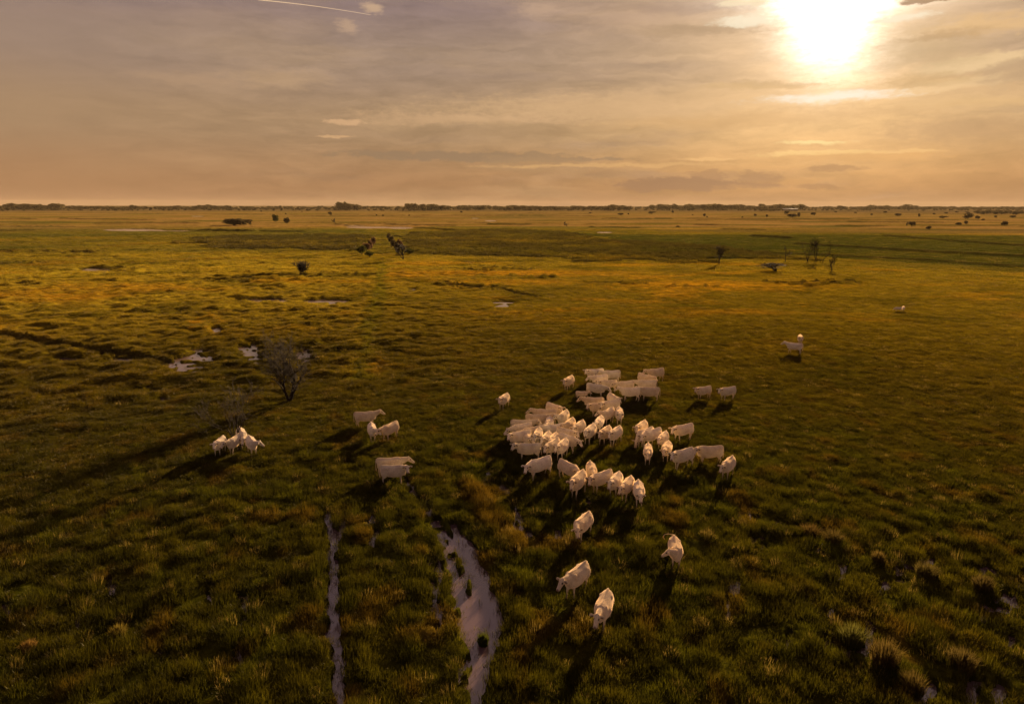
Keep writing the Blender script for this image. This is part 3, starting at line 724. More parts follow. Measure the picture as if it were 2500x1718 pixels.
# (x, y) pixel of the middle of the trunk, heading (0 = towards the camera, + = to the right), head heading, size, options, label
G_MAIN = 'cattle packed in the main herd'
G_FRONT = 'cattle walking ahead of the herd'
G_REAR = 'cattle at the rear of the herd'
G_RIGHT = 'cattle on the right flank of the herd'
G_LEFT = 'cattle under the small bare tree'
G_MIDL = 'cattle between the bare tree and the herd'
G_FAR = 'cattle far out on the right meadow'
COWS = [
    (1230, 974, -25, -8, 1, {}, G_MAIN, 'cream cow standing alone upper left of the herd, facing the camera'),
    (1353, 996, 45, 15, 1, {}, G_MAIN, 'cow facing right at the top of the packed left cluster, head turned back'),
    (1333, 1013, -95, -100, 1, {}, G_MAIN, 'upper of two parallel cows side on, looking away to the left'),
    (1312, 1024, 92, 80, 1, {}, G_MAIN, 'side-on cow facing right just below the uppermost parallel one'),
    (1275, 1038, 96, 85, 1, {}, G_MAIN, 'long-backed cow facing right at the left edge of the cluster'),
    (1274, 1047, -60, -60, 1, {'np': -5}, G_MAIN, 'cow pointing down left with its head lowered behind the leftmost one'),
    (1296, 1053, -55, -70, 1, {'np': 0}, G_MAIN, 'cow angled down left, hips high, head behind its neighbour on the left edge'),
    (1270, 1066, -65, -12, 1, {}, G_MAIN, 'leftmost cow of the cluster with its face turned to the camera'),
    (1287, 1067, 5, 35, 1, {}, G_MAIN, 'cow seen head-on in the left cluster looking right over the side-on one'),
    (1313, 1063, -10, -20, 1, {}, G_MAIN, 'cow head-on, second in the tight row above the side-on one'),
    (1341, 1032, -5, -25, 1, {'np': 5}, G_MAIN, 'cow seen from the front, wedged below the two parallel ones'),
    (1375, 1020, -20, -55, 1, {}, G_MAIN, 'cow below the uppermost one of the left cluster, head turned left'),
    (1353, 1046, -65, -85, 1, {}, G_MAIN, 'cow in the centre of the cluster with head stretched to the left'),
    (1390, 1037, -20, -60, 1, {'np': 10}, G_MAIN, 'cow on the upper right slope of the cluster, shoulders behind a twisted one'),
    (1413, 1042, -25, -5, 1, {}, G_MAIN, 'first cow of the loose row right of the cluster, ears spread'),
    (1440, 1053, -20, -3, 1, {}, G_MAIN, 'second cow of the row of four right of the cluster'),
    (1477, 1055, -25, -8, 1, {}, G_MAIN, 'third cow of the row of four, standing below the tight pair'),
    (1502, 1059, -25, -5, 1, {}, G_MAIN, 'rightmost cow of the row of four, facing the camera'),
    (1463, 1030, -12, -5, 1, {'np': 12}, G_MAIN, 'cow with a dark muzzle stepping down between the row and the upper pair'),
    (1484, 1011, -30, -75, 1, {}, G_MAIN, 'left of the upper pair, its head turned sharply left'),
    (1512, 1011, 3, 0, 1, {}, G_MAIN, 'right of the upper pair, seen exactly head-on'),
    (1497, 975, 25, 35, 1, {}, G_MAIN, 'cow at the top of the middle knot with its face turned right'),
    (1491, 989, -52, -20, 1, {}, G_MAIN, 'cow of the middle knot standing just below the one looking right'),
    (1460, 991, -60, -12, 1, {}, G_MAIN, 'cow of the middle knot facing left with face to the camera'),
    (1450, 980, -92, -80, 1, {}, G_MAIN, 'side-on cow with a straight back at the top left of the middle knot'),
    (1334, 1069, -15, -5, 1, {}, G_MAIN, 'cow head-on in the tight row, right of the second one'),
    (1352, 1071, -15, -10, .95, {}, G_MAIN, 'smaller cow head-on at the right end of the tight row'),
    (1383, 1058, 58, 10, 1, {}, G_MAIN, 'cow facing right, its face towards the camera, above the dun-sided one'),
    (1386, 1073, 50, 35, 1, {'np': 5}, G_MAIN, 'cow facing right with shaded flank at the lower right of the cluster'),
    (1291, 1095, -90, -35, 1, {}, G_MAIN, 'broad side-on cow facing left along the lower edge of the cluster'),
    (1349, 1088, -30, -5, 1, {}, G_MAIN, 'left of the two cows stepping out at the bottom of the cluster'),
    (1373, 1090, -20, -10, 1, {}, G_MAIN, 'right of the two cows stepping out at the bottom of the cluster'),
    (1317, 1135, -52, -20, 1.05, {'np': 4}, G_MAIN, 'heavy cow below the cluster, head low, pointing down left'),
    (1388, 1141, 42, 6, 1.05, {'np': 8}, G_MAIN, 'cow below the cluster facing right with its face to the camera'),
    (1444, 1146, 8, 12, .98, {'np': 8}, G_FRONT, 'cow with lowered head half hidden behind the broad one facing left'),
    (1411, 1176, -22, -5, 1.05, {}, G_FRONT, 'big cow head-on, lower left of the row of four leaders'),
    (1468, 1168, -46, -12, 1, {}, G_FRONT, 'broad cow angled left in the leading row, face to the camera'),
    (1503, 1174, -16, -8, 1, {}, G_FRONT, 'cow in the leading row just right of the broad one facing left'),
    (1531, 1184, -18, -8, 1, {}, G_FRONT, 'cow in the leading row, second from its right end'),
    (1560, 1195, 5, 0, 1.03, {'np': 6}, G_FRONT, 'rightmost and nearest cow of the leading row'),
    (1582, 1100, 0, -3, 1, {'np': 6}, G_RIGHT, 'cow walking straight at the camera, lowest of the right knot'),
    (1565, 1046, -20, -5, 1, {}, G_RIGHT, 'topmost cow of the right knot, ears spread'),
    (1575, 1062, -38, -25, 1, {'np': -45, 'hp': -72}, G_RIGHT, 'grazing cow with its head down to the grass in the right knot'),
    (1591, 1063, -45, -12, 1, {'np': 4}, G_RIGHT, 'cow covering the grazing one, facing left'),
    (1618, 1068, -18, -5, 1, {}, G_RIGHT, 'cow behind the lower right one of the right knot'),
    (1628, 1093, -8, -18, 1, {'np': 10}, G_RIGHT, 'lower right cow of the right knot with a dark muzzle'),
    (1668, 1049, -50, -12, 1, {}, G_RIGHT, 'cow standing clear above the right knot, facing left'),
    (1667, 1114, -45, -12, 1, {}, G_RIGHT, 'cow between the right knot and the long side-on one'),
    (1733, 1101, -72, -15, 1.08, {}, G_RIGHT, 'long side-on cow at the right with tail hanging behind'),
    (1778, 1135, -18, -8, 1, {'np': 10}, G_RIGHT, 'outermost cow at the lower right of the herd, head low'),
    (1388, 931, -25, -8, 1, {}, G_REAR, 'lone cow left of the rear group, facing the camera'),
    (1453, 911, -70, -15, 1, {}, G_REAR, 'farthest left cow of the rear group, facing left'),
    (1492, 915, -82, -90, 1, {}, G_REAR, 'side-on cow at the back of the rear group, head hidden behind its neighbour'),
    (1464, 924, -65, -55, 1, {'np': 8}, G_REAR, 'cow second from the top of the rear group, head low to the left'),
    (1485, 936, -80, -25, 1, {}, G_REAR, 'side-on cow in the middle of the rear group with face to the camera'),
    (1455, 948, 72, 60, 1, {'np': 2}, G_REAR, 'cow facing right with its head lowered, lowest left of the rear group'),
    (1420, 961, 96, 96, .62, {'calf': True}, G_REAR, 'small calf standing left of the rear group'),
    (1527, 940, -65, -90, 1, {'np': 5}, G_REAR, 'cow with a humped rump behind the dun-backed side-on pair'),
    (1579, 939, -85, -95, 1, {'np': 8}, G_REAR, 'upper of the two side-on cows at the right of the rear group'),
    (1540, 957, -80, -92, 1, {}, G_REAR, 'side-on cow facing left in front of the humped one'),
    (1586, 957, -91, -91, 1, {}, G_REAR, 'shaded side-on cow with its head behind the one in front'),
    (1575, 922, 52, 60, 1, {'np': 12}, G_REAR, 'pale cow of the upper right pair, facing right'),
    (1601, 911, -55, -60, 1, {}, G_REAR, 'rear cow of the upper right pair, rump towards the sun'),
    (1718, 953, -50, -10, .95, {}, G_RIGHT, 'left of the two separate cows right of the rear group'),
    (1777, 954, -50, -15, 1, {}, G_RIGHT, 'right of the two separate cows right of the rear group'),
    (1940, 846, -102, -100, 1, {}, G_FAR, 'cow in the distance looking away to the left, shadow below it'),
    (1954, 826, 5, 8, 1, {}, G_FAR, 'distant cow head-on directly behind the one looking left'),
    (2193, 753, -80, -80, .6, {'np': -30, 'hp': -65}, G_FAR, 'farthest grazing cow on the right, duller of the pair'),
    (2205.5, 752, 0, 0, .62, {'np': -10}, G_FAR, 'farthest cow on the right, brighter of the pair'),
    (1423, 1277, -25, 12, 1.0, {'np': 2}, G_FRONT, 'cow below the leading row with its head down between the shoulders'),
    (1408, 1407, -32, -25, 1.0, {}, G_FRONT, 'second nearest cow, angled left with ears spread'),
    (1474, 1480, -12, -12, 1.0, {'np': 12}, G_FRONT, 'nearest cow of all, walking head-on through the grass'),
    (1649, 1339, 8, -95, 1.0, {'tail': -1}, G_FRONT, 'cow licking its flank with its tail swung out to the left'),
    (536, 1081, -25, -8, .96, {}, G_LEFT, 'leftmost cow of the four under the small bare tree'),
    (573, 1078, -32, -50, .96, {}, G_LEFT, 'cow behind the tree trunk, head to the left in shade'),
    (590, 1063, 8, -10, 1, {'np': -10}, G_LEFT, 'cow farthest back under the tree, only its rump high in view'),
    (614, 1081, 12, 70, .98, {}, G_LEFT, 'rightmost cow under the tree with its head in profile to the right'),
    (892, 1016, 92, 88, 1, {}, G_MIDL, 'side-on cow facing right with its tail blown out behind'),
    (908, 1047, 4, 60, 1, {'np': 6}, G_MIDL, 'cow seen from the front nuzzling its neighbour'),
    (952, 1046, -42, -35, 1, {'np': 8}, G_MIDL, 'cow facing left with its head against its neighbour'),
    (952, 1132, 92, 88, 1, {'np': 8}, G_MIDL, 'rear cow of the side-on pair, facing right'),
    (960, 1149, 88, 12, 1, {}, G_MIDL, 'front cow of the side-on pair with its face to the camera'),
]
cow_spots = []
for i, (x, y, h, hh, sc, opt, grp, lab) in enumerate(COWS):
    zc = .95 * sc * 0.93
    p = px_ground(x, y, zc)
    cow_spots.append((p.x, p.y))
COW_PADS.extend(cow_spots)

# ------------------------------------------------------------------ the ground sheet
cols = np.concatenate([np.arange(-180, -48, 6.0), np.arange(-48, 48, 0.2), np.arange(48, 180, 6.0)])
rows = [0.5, 4, 8, 11, 13.5, 15.5]
rr = 17.0
while rr < 60: rows.append(rr); rr += 0.17
while rr < 3200: rows.append(rr); rr *= 1.009
while rr < 9000: rows.append(rr); rr *= 1.12
rows.append(9000)
rows = np.array(rows)
PH, RR = np.meshgrid(np.radians(cols), rows)
GXv = (RR * np.sin(PH)).ravel(); GYv = (RR * np.cos(PH)).ravel()
h, wm, zn, sm, dip, px, py, r = height(GXv, GYv, full=True)
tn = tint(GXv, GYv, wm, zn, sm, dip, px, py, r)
nr_, nc_ = len(rows), len(cols)
ii = np.arange(nr_ - 1)[:, None] * nc_; jj = np.arange(nc_)[None, :]; j2 = (jj + 1) % nc_
q = np.stack([ii + jj, ii + j2, ii + nc_ + j2, ii + nc_ + jj], -1).reshape(-1, 4)[:, ::-1]
verts = np.stack([GXv, GYv, h], -1)
verts = np.vstack([verts, [[0, 0, float(h[:nc_].mean())]]])
cap = np.stack([np.full(nc_, len(verts) - 1), (np.arange(nc_) + 1) % nc_, np.arange(nc_)], -1)
gm = mesh_np('ground', verts, q, cap, m_ground, smooth=True)
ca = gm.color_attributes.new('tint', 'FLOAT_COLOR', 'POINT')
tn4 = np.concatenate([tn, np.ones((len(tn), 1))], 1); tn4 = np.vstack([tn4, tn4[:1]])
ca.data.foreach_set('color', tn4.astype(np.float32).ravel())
tag(link('ground', gm), kind='structure', label='flat grassy marsh running out to the horizon')
# one sheet of water under it, showing wherever the ground dips
wv = [(-700, 10, -.10), (700, 10, -.10), (3200, 3600, -.10), (-3200, 3600, -.10)]
tag(link('water', mesh_np('water', wv, [(0, 1, 2, 3)], None, m_water)), kind='structure', label='shallow still water in the channels and pools')

# ------------------------------------------------------------------ place the herd
cow_cache = {}
def ground_z(x, y): return float(height(np.array([x]), np.array([y]))[0])
for i, (x, y, hd_, hh, sc, opt, grp, lab) in enumerate(COWS):
    yaw = max(-95, min(95, round((hh - hd_) / 20) * 20))
    step = i % 3
    key = (yaw, opt.get('np', 22 if i % 2 else 16), opt.get('hp', -42), step if abs(yaw) < 50 else 0, opt.get('tail', 0), opt.get('calf', False))
    if key not in cow_cache:
        cow_cache[key] = cow_mesh(yaw=key[0], neck_p=key[1], head_p=key[2], step=key[3], tail=key[4], calf=key[5], seed=len(cow_cache) + 3)
        cow_cache[key].name = 'cow'
    gx, gy = cow_spots[i]
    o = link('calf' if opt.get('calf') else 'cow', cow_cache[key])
    ph = math.atan2(gx, gy); a = math.radians(hd_)
    d = Vector((-math.sin(ph), -math.cos(ph))) * math.cos(a) + Vector((math.cos(ph), -math.sin(ph))) * math.sin(a)
    rs = random.Random(i * 7 + 1)
    s = sc * 0.91 * rs.uniform(.94, 1.05)
    o.location = (gx, gy, ground_z(gx, gy) - 0.04)
    o.rotation_euler = (0, 0, math.atan2(d.y, d.x))
    o.scale = (s, s * rs.uniform(.82, .93), s * rs.uniform(.97, 1.03))
    tag(o, lab, 'calf' if opt.get('calf') else 'cow', grp)
print('cow variants', len(cow_cache))
# ------------------------------------------------------------------ grass
def blade_tuft(name, n, rad, hmin, hmax, width, lean, seed, mat, droop=0.25):
    R = np.random.default_rng(seed)
    V = []; Q = []; T = []
    for i in range(n):
        a = R.uniform(0, 2 * np.pi); rr_ = rad * np.sqrt(R.uniform())
        bx, by = rr_ * np.cos(a), rr_ * np.sin(a)
        H = R.uniform(hmin, hmax) * (1 - 0.35 * rr_ / rad)
        la = a + R.normal(0, 0.7); le = lean * R.uniform(0.3, 1.3) * (0.4 + rr_ / rad)
        ox, oy = np.cos(la) * le * H, np.sin(la) * le * H
        wa = R.uniform(0, np.pi); wx, wy = np.cos(wa) * width * .5, np.sin(wa) * width * .5
        k = len(V)
        V += [(bx - wx, by - wy, -0.04), (bx + wx, by + wy, -0.04), (bx + ox * .45 + wx * .8, by + oy * .45 + wy * .8, H * .6), (bx + ox * .45 - wx * .8, by + oy * .45 - wy * .8, H * .6),
              (bx + ox * (1 + droop), by + oy * (1 + droop), H * R.uniform(.92, 1.05))]
        Q.append((k, k + 1, k + 2, k + 3)); T.append((k + 3, k + 2, k + 4))
    return bpy.data.objects.new(name, mesh_np(name, V, Q, T, mat))

def grass_mat(name, trans, gain=1.0, gloss=0.03):
    m, n = new_mat(name)
    t = n.n('ShaderNodeAttribute', attribute_name='tint', attribute_type='INSTANCER').outputs['Color']
    geo = n.n('ShaderNodeNewGeometry').outputs['Position']
    v = n.m('MULTIPLY', n.mr(n.noise(geo, 2.4, 3.0, 0.7), 0.3, 0.7, 0.55 * gain, 1.45 * gain, 'LINEAR'), n.mr(n.noise(geo, 14.0, 2.0, 0.6), 0.3, 0.7, 0.6, 1.4, 'LINEAR'))
    c = n.mix(1.0, t, n.xyz(v, v, v), 'MULTIPLY')
    d = n.n('ShaderNodeBsdfDiffuse'); n.l(c, d.inputs[0])
    tr = n.n('ShaderNodeBsdfTranslucent'); n.l(n.mix(1.0, c, (1.25, 1.15, .8, 1), 'MULTIPLY'), tr.inputs[0])
    mx = n.n('ShaderNodeMixShader'); mx.inputs[0].default_value = trans
    n.l(d.outputs[0], mx.inputs[1]); n.l(tr.outputs[0], mx.inputs[2])
    gl = n.n('ShaderNodeBsdfGlossy'); gl.inputs['Roughness'].default_value = 0.45; gl.inputs[0].default_value = (.8, .7, .5, 1)
    m2 = n.n('ShaderNodeMixShader'); m2.inputs[0].default_value = gloss * .5
    n.l(mx.outputs[0], m2.inputs[1]); n.l(gl.outputs[0], m2.inputs[2])
    out(n, m2.outputs[0])
    return m
m_blade = grass_mat('grass_blades', 0.5)

def scatter(name, pts, rot, scl, idx, tints, sources, label, extra=None):
    """one object: a cloud of points with a tuft standing on each"""
    me = mesh_np(name, pts, None, None, None)
    n_ = len(pts)
    me.attributes.new('tuft_rot', 'FLOAT_VECTOR', 'POINT').data.foreach_set('vector', rot.astype(np.float32).ravel())
    me.attributes.new('tuft_scale', 'FLOAT_VECTOR', 'POINT').data.foreach_set('vector', scl.astype(np.float32).ravel())
    me.attributes.new('tuft_kind', 'INT', 'POINT').data.foreach_set('value', idx.astype(np.int32))
    me.attributes.new('tint', 'FLOAT_COLOR', 'POINT').data.foreach_set('color', np.concatenate([tints, np.ones((n_, 1))], 1).astype(np.float32).ravel())
    col = bpy.data.collections.new(name + '_tufts')
    for k, s in enumerate(sources):
        s.name = '%s_tuft_%02d' % (name, k); col.objects.link(s)
    o = link(name, me)
    ng = bpy.data.node_groups.new(name, 'GeometryNodeTree')
    ng.interface.new_socket('Geometry', in_out='INPUT', socket_type='NodeSocketGeometry')
    ng.interface.new_socket('Geometry', in_out='OUTPUT', socket_type='NodeSocketGeometry')
    N = ng.nodes; Lk = ng.links.new
    gi = N.new('NodeGroupInput'); go = N.new('NodeGroupOutput')
    ci = N.new('GeometryNodeCollectionInfo'); ci.inputs[0].default_value = col
    ci.inputs['Separate Children'].default_value = True; ci.inputs['Reset Children'].default_value = True
    ip = N.new('GeometryNodeInstanceOnPoints'); ip.inputs['Pick Instance'].default_value = True
    def at(nm, ty):
        a = N.new('GeometryNodeInputNamedAttribute'); a.data_type = ty; a.inputs[0].default_value = nm
        return [s for s in a.outputs if s.enabled and s.name == 'Attribute'][0]
    Lk(gi.outputs[0], ip.inputs['Points']); Lk(ci.outputs[0], ip.inputs['Instance'])
    Lk(at('tuft_kind', 'INT'), ip.inputs['Instance Index'])
    Lk(at('tuft_rot', 'FLOAT_VECTOR'), ip.inputs['Rotation']); Lk(at('tuft_scale', 'FLOAT_VECTOR'), ip.inputs['Scale'])
    Lk(ip.outputs[0], go.inputs[0])
    md = o.modifiers.new('tufts', 'NODES'); md.node_group = ng
    tag(o, label, kind='stuff')
    return o

def wedge_points(r0, r1, density, half=math.radians(47)):
    area = half * (r1 * r1 - r0 * r0)
    n_ = int(area * density)
    rr_ = np.sqrt(rng.uniform(r0 * r0, r1 * r1, n_)); a = rng.uniform(-half, half, n_)
    return rr_ * np.sin(a), rr_ * np.cos(a)

def place_grass(name, r0, r1, dens, sources, label, sxy, sz, keep_water=0.03, reed=False, half=47):
    x, y = wedge_points(r0, r1, dens, math.radians(half))
    h, wm, zn, sm, dip, px, py, r = height(x, y, full=True)
    u = rng.uniform(size=len(x))
    keep = (u > wm * (1 - keep_water)) | (wm < 0.08)
    keep &= ~((wm > 0.30) & (u > keep_water + .10 * (wm < .8)))
    # bare muddy flat on the left meadow and trodden ground
    keep &= (dip < 0.55) | (u < 0.35)
    if not reed: keep &= ~zn
    keep &= u > clear_mask(x, y) * 1.05
    for cx, cy in cow_spots: keep &= ~((np.hypot(x - cx, y - cy) < 0.45) & (u < 0.7))
    x, y, h, wm, zn, sm, dip, px, py, r = [q_[keep] for q_ in (x, y, h, wm, zn, sm, dip, px, py, r)]
    tn = tint(x, y, wm * 0, zn, sm, dip * .5, px, py, r)
    tn *= rng.uniform(.68, 1.32, (len(x), 1))
    straw = rng.uniform(size=len(x)) < .03
    tn[straw] = np.array([.17, .12, .035]) * rng.uniform(.5, 1.1, (int(straw.sum()), 1))
    n_ = len(x)
    clump = fbm(x / 1.15, y / 1.4, 3, 200)
    clump2 = fbm(x / 4.0, y / 4.0, 2, 204)
    near = 1 - sst(r, 34, 52)
    tall = 0.42 + 0.10 * (1 - sst(r, 50, 75)) + near * (0.28 + 1.15 * np.clip(clump, -.4, .7)) + 0.25 * clump2 + 0.35 * np.maximum(clump, 0)
    rusty = line_mask(x, y, [(1130, 1170, 40), (1180, 1235, 60), (1225, 1290, 70), (1262, 1345, 60)], .6)
    tall += 0.5 * rusty
    tall *= rng.uniform(.75, 1.25, n_)
    # grass stays lower along the near edge of open water
    wn = np.maximum(water_mask(x, y + .35), water_mask(x, y + .75))
    tall *= 1 - .55 * np.clip(wn * 1.6, 0, 1)
    # hollows between the tussocks stay thin
    hol = (clump < -0.16) & (near > .3) & (rng.uniform(size=n_) < .72)
    ok = ~hol
    scl = np.stack([sxy * rng.uniform(.8, 1.25, n_), sxy * rng.uniform(.8, 1.25, n_), sz * np.clip(tall, .28, 2.0)], -1)
    rot = np.stack([rng.normal(0, .08, n_), rng.normal(0, .08, n_), rng.uniform(0, 6.283, n_)], -1)
    pts = np.stack([x, y, np.where(wm > .4, -.14, h)], -1)
    idx = rng.integers(0, len(sources), n_)
    print(name, int(ok.sum()))
    return scatter(name, pts[ok], rot[ok], scl[ok], idx[ok], tn[ok], sources, label)

fine = [blade_tuft('t', 46, .27, .20, .60, .013, .20, 300 + k, m_blade) for k in range(6)]
place_grass('marsh_grass', 10, 62, 19.0, fine, 'dense dark green tufts of wet marsh grass', 1.0, 0.82, half=58)
place_grass('short_grass', 58, 112, 7.5, [o_.copy() for o_ in fine], 'short olive turf around and behind the herd', 1.45, 0.95, half=54)
mid = [blade_tuft('t', 70, .60, .14, .34, .028, .35, 320 + k, m_blade) for k in range(5)]
place_grass('meadow_grass', 108, 175, 2.6, mid, 'rough olive meadow grass beyond the herd', 1.05, 0.85)
wide = [blade_tuft('t', 70, 1.9, .18, .42, .09, .5, 340 + k, m_blade) for k in range(4)]
place_grass('pasture_grass', 165, 520, 0.25, wide, 'distant ochre pasture grass', 1.1, 0.85)

# thin sedge standing in the water
x, y = wedge_points(18, 75, 14.0)
wmm = water_mask(x, y)
edge_ = (wmm > .25) & (rng.uniform(size=len(x)) < np.where(wmm < .92, .42, .07 + .20 * (fbm(x / .7, y / 1.6, 2, 230) > .12)))
x, y = x[edge_], y[edge_]; n_ = len(x)
sedge = [blade_tuft('t', 9, .14, .16, .42, .012, .25, 380 + k, m_blade) for k in range(5)]
scatter('water_sedge', np.stack([x, y, np.full(n_, -.14)], -1), np.stack([rng.normal(0, .1, n_), rng.normal(0, .1, n_), rng.uniform(0, 6.28, n_)], -1),
        np.repeat(rng.uniform(.6, 1.25, n_)[:, None], 3, 1), rng.integers(0, 5, n_), np.array([.045, .038, .006]) * rng.uniform(.5, 1.6, (n_, 1)), sedge, 'thin dark sedge standing in the channels')

# the reed bed beyond the meadow
x, y = wedge_points(190, 620, 0.30)
k = reed_zone(x, y); x, y = x[k], y[k]
h, wm, zn, sm, dip, px, py, r = height(x, y, full=True)
tn = tint(x, y, wm, zn, sm, dip, px, py, r) * rng.uniform(.5, 1.15, (len(x), 1))
n_ = len(x)
reeds = [blade_tuft('t', 46, 1.1, 1.0, 1.9, .085, .16, 360 + k, m_blade) for k in range(4)]
scatter('reed_bed', np.stack([x, y, h - .2], -1), np.stack([rng.normal(0, .05, n_), rng.normal(0, .05, n_), rng.uniform(0, 6.28, n_)], -1),
        np.stack([rng.uniform(.9, 1.3, n_), rng.uniform(.9, 1.3, n_), rng.uniform(.35, .75, n_)], -1), rng.integers(0, 4, n_), tn, reeds, 'brown reed bed across the middle distance')
print('reeds', n_)
# ------------------------------------------------------------------ bare trees
m_bark = simple_mat('dark_bark', (.022, .014, .009), .9, .2, .4, 5.0)
m_twig = simple_mat('twig_bark', (.022, .012, .007), .9, .2, .3, 3.0)
def grow(seed, height_, spread, stems=2, levels=5, base_r=.09, kids=3, twig_n=1.0, lean=(0, 0)):
    """returns two tube lists: the thick stems and the twigs; each tube is a list of (point, radius)"""
    R = random.Random(seed)
    stems_l, twigs = [], []
    def branch(p, d, ln, r, lev):
        pts = [(p, r)]
        seg = 5 if lev < 2 else 4
        q = Vector(p); dd = Vector(d)
        for i in range(seg):
            dd = (dd + Vector((R.gauss(0, .16), R.gauss(0, .16), R.gauss(.05, .10)))).normalized()
            q = q + dd * ln / seg
            pts.append((q.copy(), r * (1 - .62 * (i + 1) / seg)))
        (stems_l if lev < 2 else twigs).append(pts)
        if lev >= levels: return
        nk = kids + (1 if lev < 2 else 0)
        nk = max(2, int(round(nk * (twig_n if lev >= 2 else 1))))
        for k in range(nk):
            t = .30 + .70 * (k + R.random() * .8) / nk
            j = min(seg - 1, int(t * seg)); f = t * seg - j
            a, b_ = pts[j][0], pts[min(j + 1, seg)][0]
            bp = a.lerp(b_, min(f, 1)); br = pts[j][1] * .62
            ax = Vector((R.gauss(0, 1), R.gauss(0, 1), R.gauss(0, .6))); ax = (ax - dd * ax.dot(dd)).normalized()
            ang_ = R.uniform(.45, .95) * spread
            nd = (dd * math.cos(ang_) + ax * math.sin(ang_) + Vector((0, 0, .10))).normalized()
            branch(bp, nd, ln * R.uniform(.52, .78), max(br, .0055), lev + 1)
    for s in range(stems):
        a = R.uniform(0, 6.28) + s * 6.28 / stems
        d = Vector((math.cos(a) * .28 * spread + lean[0], math.sin(a) * .28 * spread + lean[1], 1)).normalized()
        branch(Vector((math.cos(a) * base_r * .5, math.sin(a) * base_r * .5, -.12)), d, height_ * .50 * R.uniform(.85, 1.1), base_r, 0)
    return stems_l, twigs
def tubes_mesh(name, tubes, sides, mat, rmin=0.0):
    V = []; Q = []
    for pts in tubes:
        k0 = len(V)
        for i, (p, r) in enumerate(pts):
            d = (pts[min(i + 1, len(pts) - 1)][0] - pts[max(i - 1, 0)][0]).normalized()
            s = d.orthogonal().normalized(); u = d.cross(s)
            for j in range(sides):
                a = 6.28318 * j / sides
                V.append(p + (s * math.cos(a) + u * math.sin(a)) * max(r, rmin))
        for i in range(len(pts) - 1):
            for j in range(sides):
                a = k0 + i * sides + j; b_ = k0 + i * sides + (j + 1) % sides
                Q.append((a, b_, b_ + sides, a + sides))
    return mesh_np(name, [tuple(v) for v in V], Q, None, mat, smooth=True)
def bare_tree(name, px_, py_, seed, height_, spread, stems, levels, base_r, kids, label, cat='tree', rmin=.006, group=None, twig_n=1.0, lean=(0, 0), sz=(1, 1, 1), trunk_name='trunk', crown_name='branches'):
    p = px_ground(px_, py_)
    e = link(name, None); e.location = (p.x, p.y, ground_z(p.x, p.y)); e.scale = sz
    st, tw = grow(seed, height_, spread, stems, levels, base_r, kids, twig_n, lean)
    link(trunk_name, tubes_mesh(trunk_name, st, 7, m_bark, rmin), e)
    link(crown_name, tubes_mesh(crown_name, tw, 3, m_twig, rmin), e)
    tag(e, label, cat, group)
    return e
t1 = bare_tree('bare_tree', 709, 981, 21, 5.3, 1.0, 3, 4, .13, 4, 'leafless multi-stemmed tree with a nest, left of the herd', rmin=.010, twig_n=.9)
t2 = bare_tree('bare_tree', 589, 1100, 5, 4.6, .95, 2, 4, .065, 3, 'small leafless tree with cattle standing round its trunk', rmin=.009, twig_n=1.0)
m_nest = simple_mat('nest_sticks', (.022, .015, .010), .95, .1, .3, 9.0)
R = random.Random(4)
nb_ = px_ground(702, 981)
sticks = []
npos = Vector((t1.location.x - .22, t1.location.y, t1.location.z + 3.15))
for i in range(150):
    a = R.uniform(0, 6.28); z = R.uniform(-.14, .12); rr_ = .20 * math.sqrt(max(0, 1 - (z / .2) ** 2)) * R.uniform(.75, 1.1)
    c_ = Vector((math.cos(a) * rr_, math.sin(a) * rr_, z)); t_ = Vector((-math.sin(a), math.cos(a), R.uniform(-.4, .4))).normalized() * R.uniform(.10, .22)
    sticks.append([(c_ - t_, .008), (c_ + t_, .006)])
nest = link('bird_nest', tubes_mesh('bird_nest', sticks, 3, m_nest)); nest.location = npos
tag(nest, 'dark ball of a stick nest in the fork of the left bare tree', 'nest')
bare_tree('bare_tree', 1755, 646, 31, 6.6, .95, 2, 4, .13, 3, 'leafless spreading tree at the edge of the green field, right of centre', rmin=.03, twig_n=1.0)
bare_tree('bare_tree', 1917, 640, 32, 5.6, .75, 1, 3, .14, 2, 'thin bare sapling left of the pair on the right meadow', rmin=.05)
bare_tree('bare_tree', 1971, 640, 33, 7.6, .7, 2, 4, .13, 2, 'left of the two taller bare trees standing together on the right', rmin=.03)
bare_tree('bare_tree', 1992, 638, 34, 6.8, .7, 2, 4, .12, 2, 'right of the two taller bare trees standing together on the right', rmin=.03)
bare_tree('bare_tree', 2009, 642, 35, 7.0, .5, 1, 3, .12, 2, 'slender bare stem right beside the two taller bare trees', rmin=.03)
bare_tree('bare_tree', 2031, 662, 36, 4.2, .9, 2, 4, .10, 2, 'low bare sapling nearer than the group on the right', rmin=.035)
bare_tree('bare_tree', 1385, 554.5, 37, 6.0, 1.0, 1, 3, .22, 3, 'tiny bare tree on the tan field above the centre', rmin=.10)
bare_tree('bare_tree', 819, 546, 38, 5.6, 1.0, 1, 3, .22, 3, 'tiny bare russet tree on the far field left of the shrub avenue', rmin=.10)
bare_tree('fallen_branches', 1893, 663, 41, 9.0, 1.25, 3, 4, .22, 3, 'fallen dead boughs lying on the right meadow', 'branches', rmin=.05, sz=(1.1, .8, .30), trunk_name='bough', crown_name='twigs')

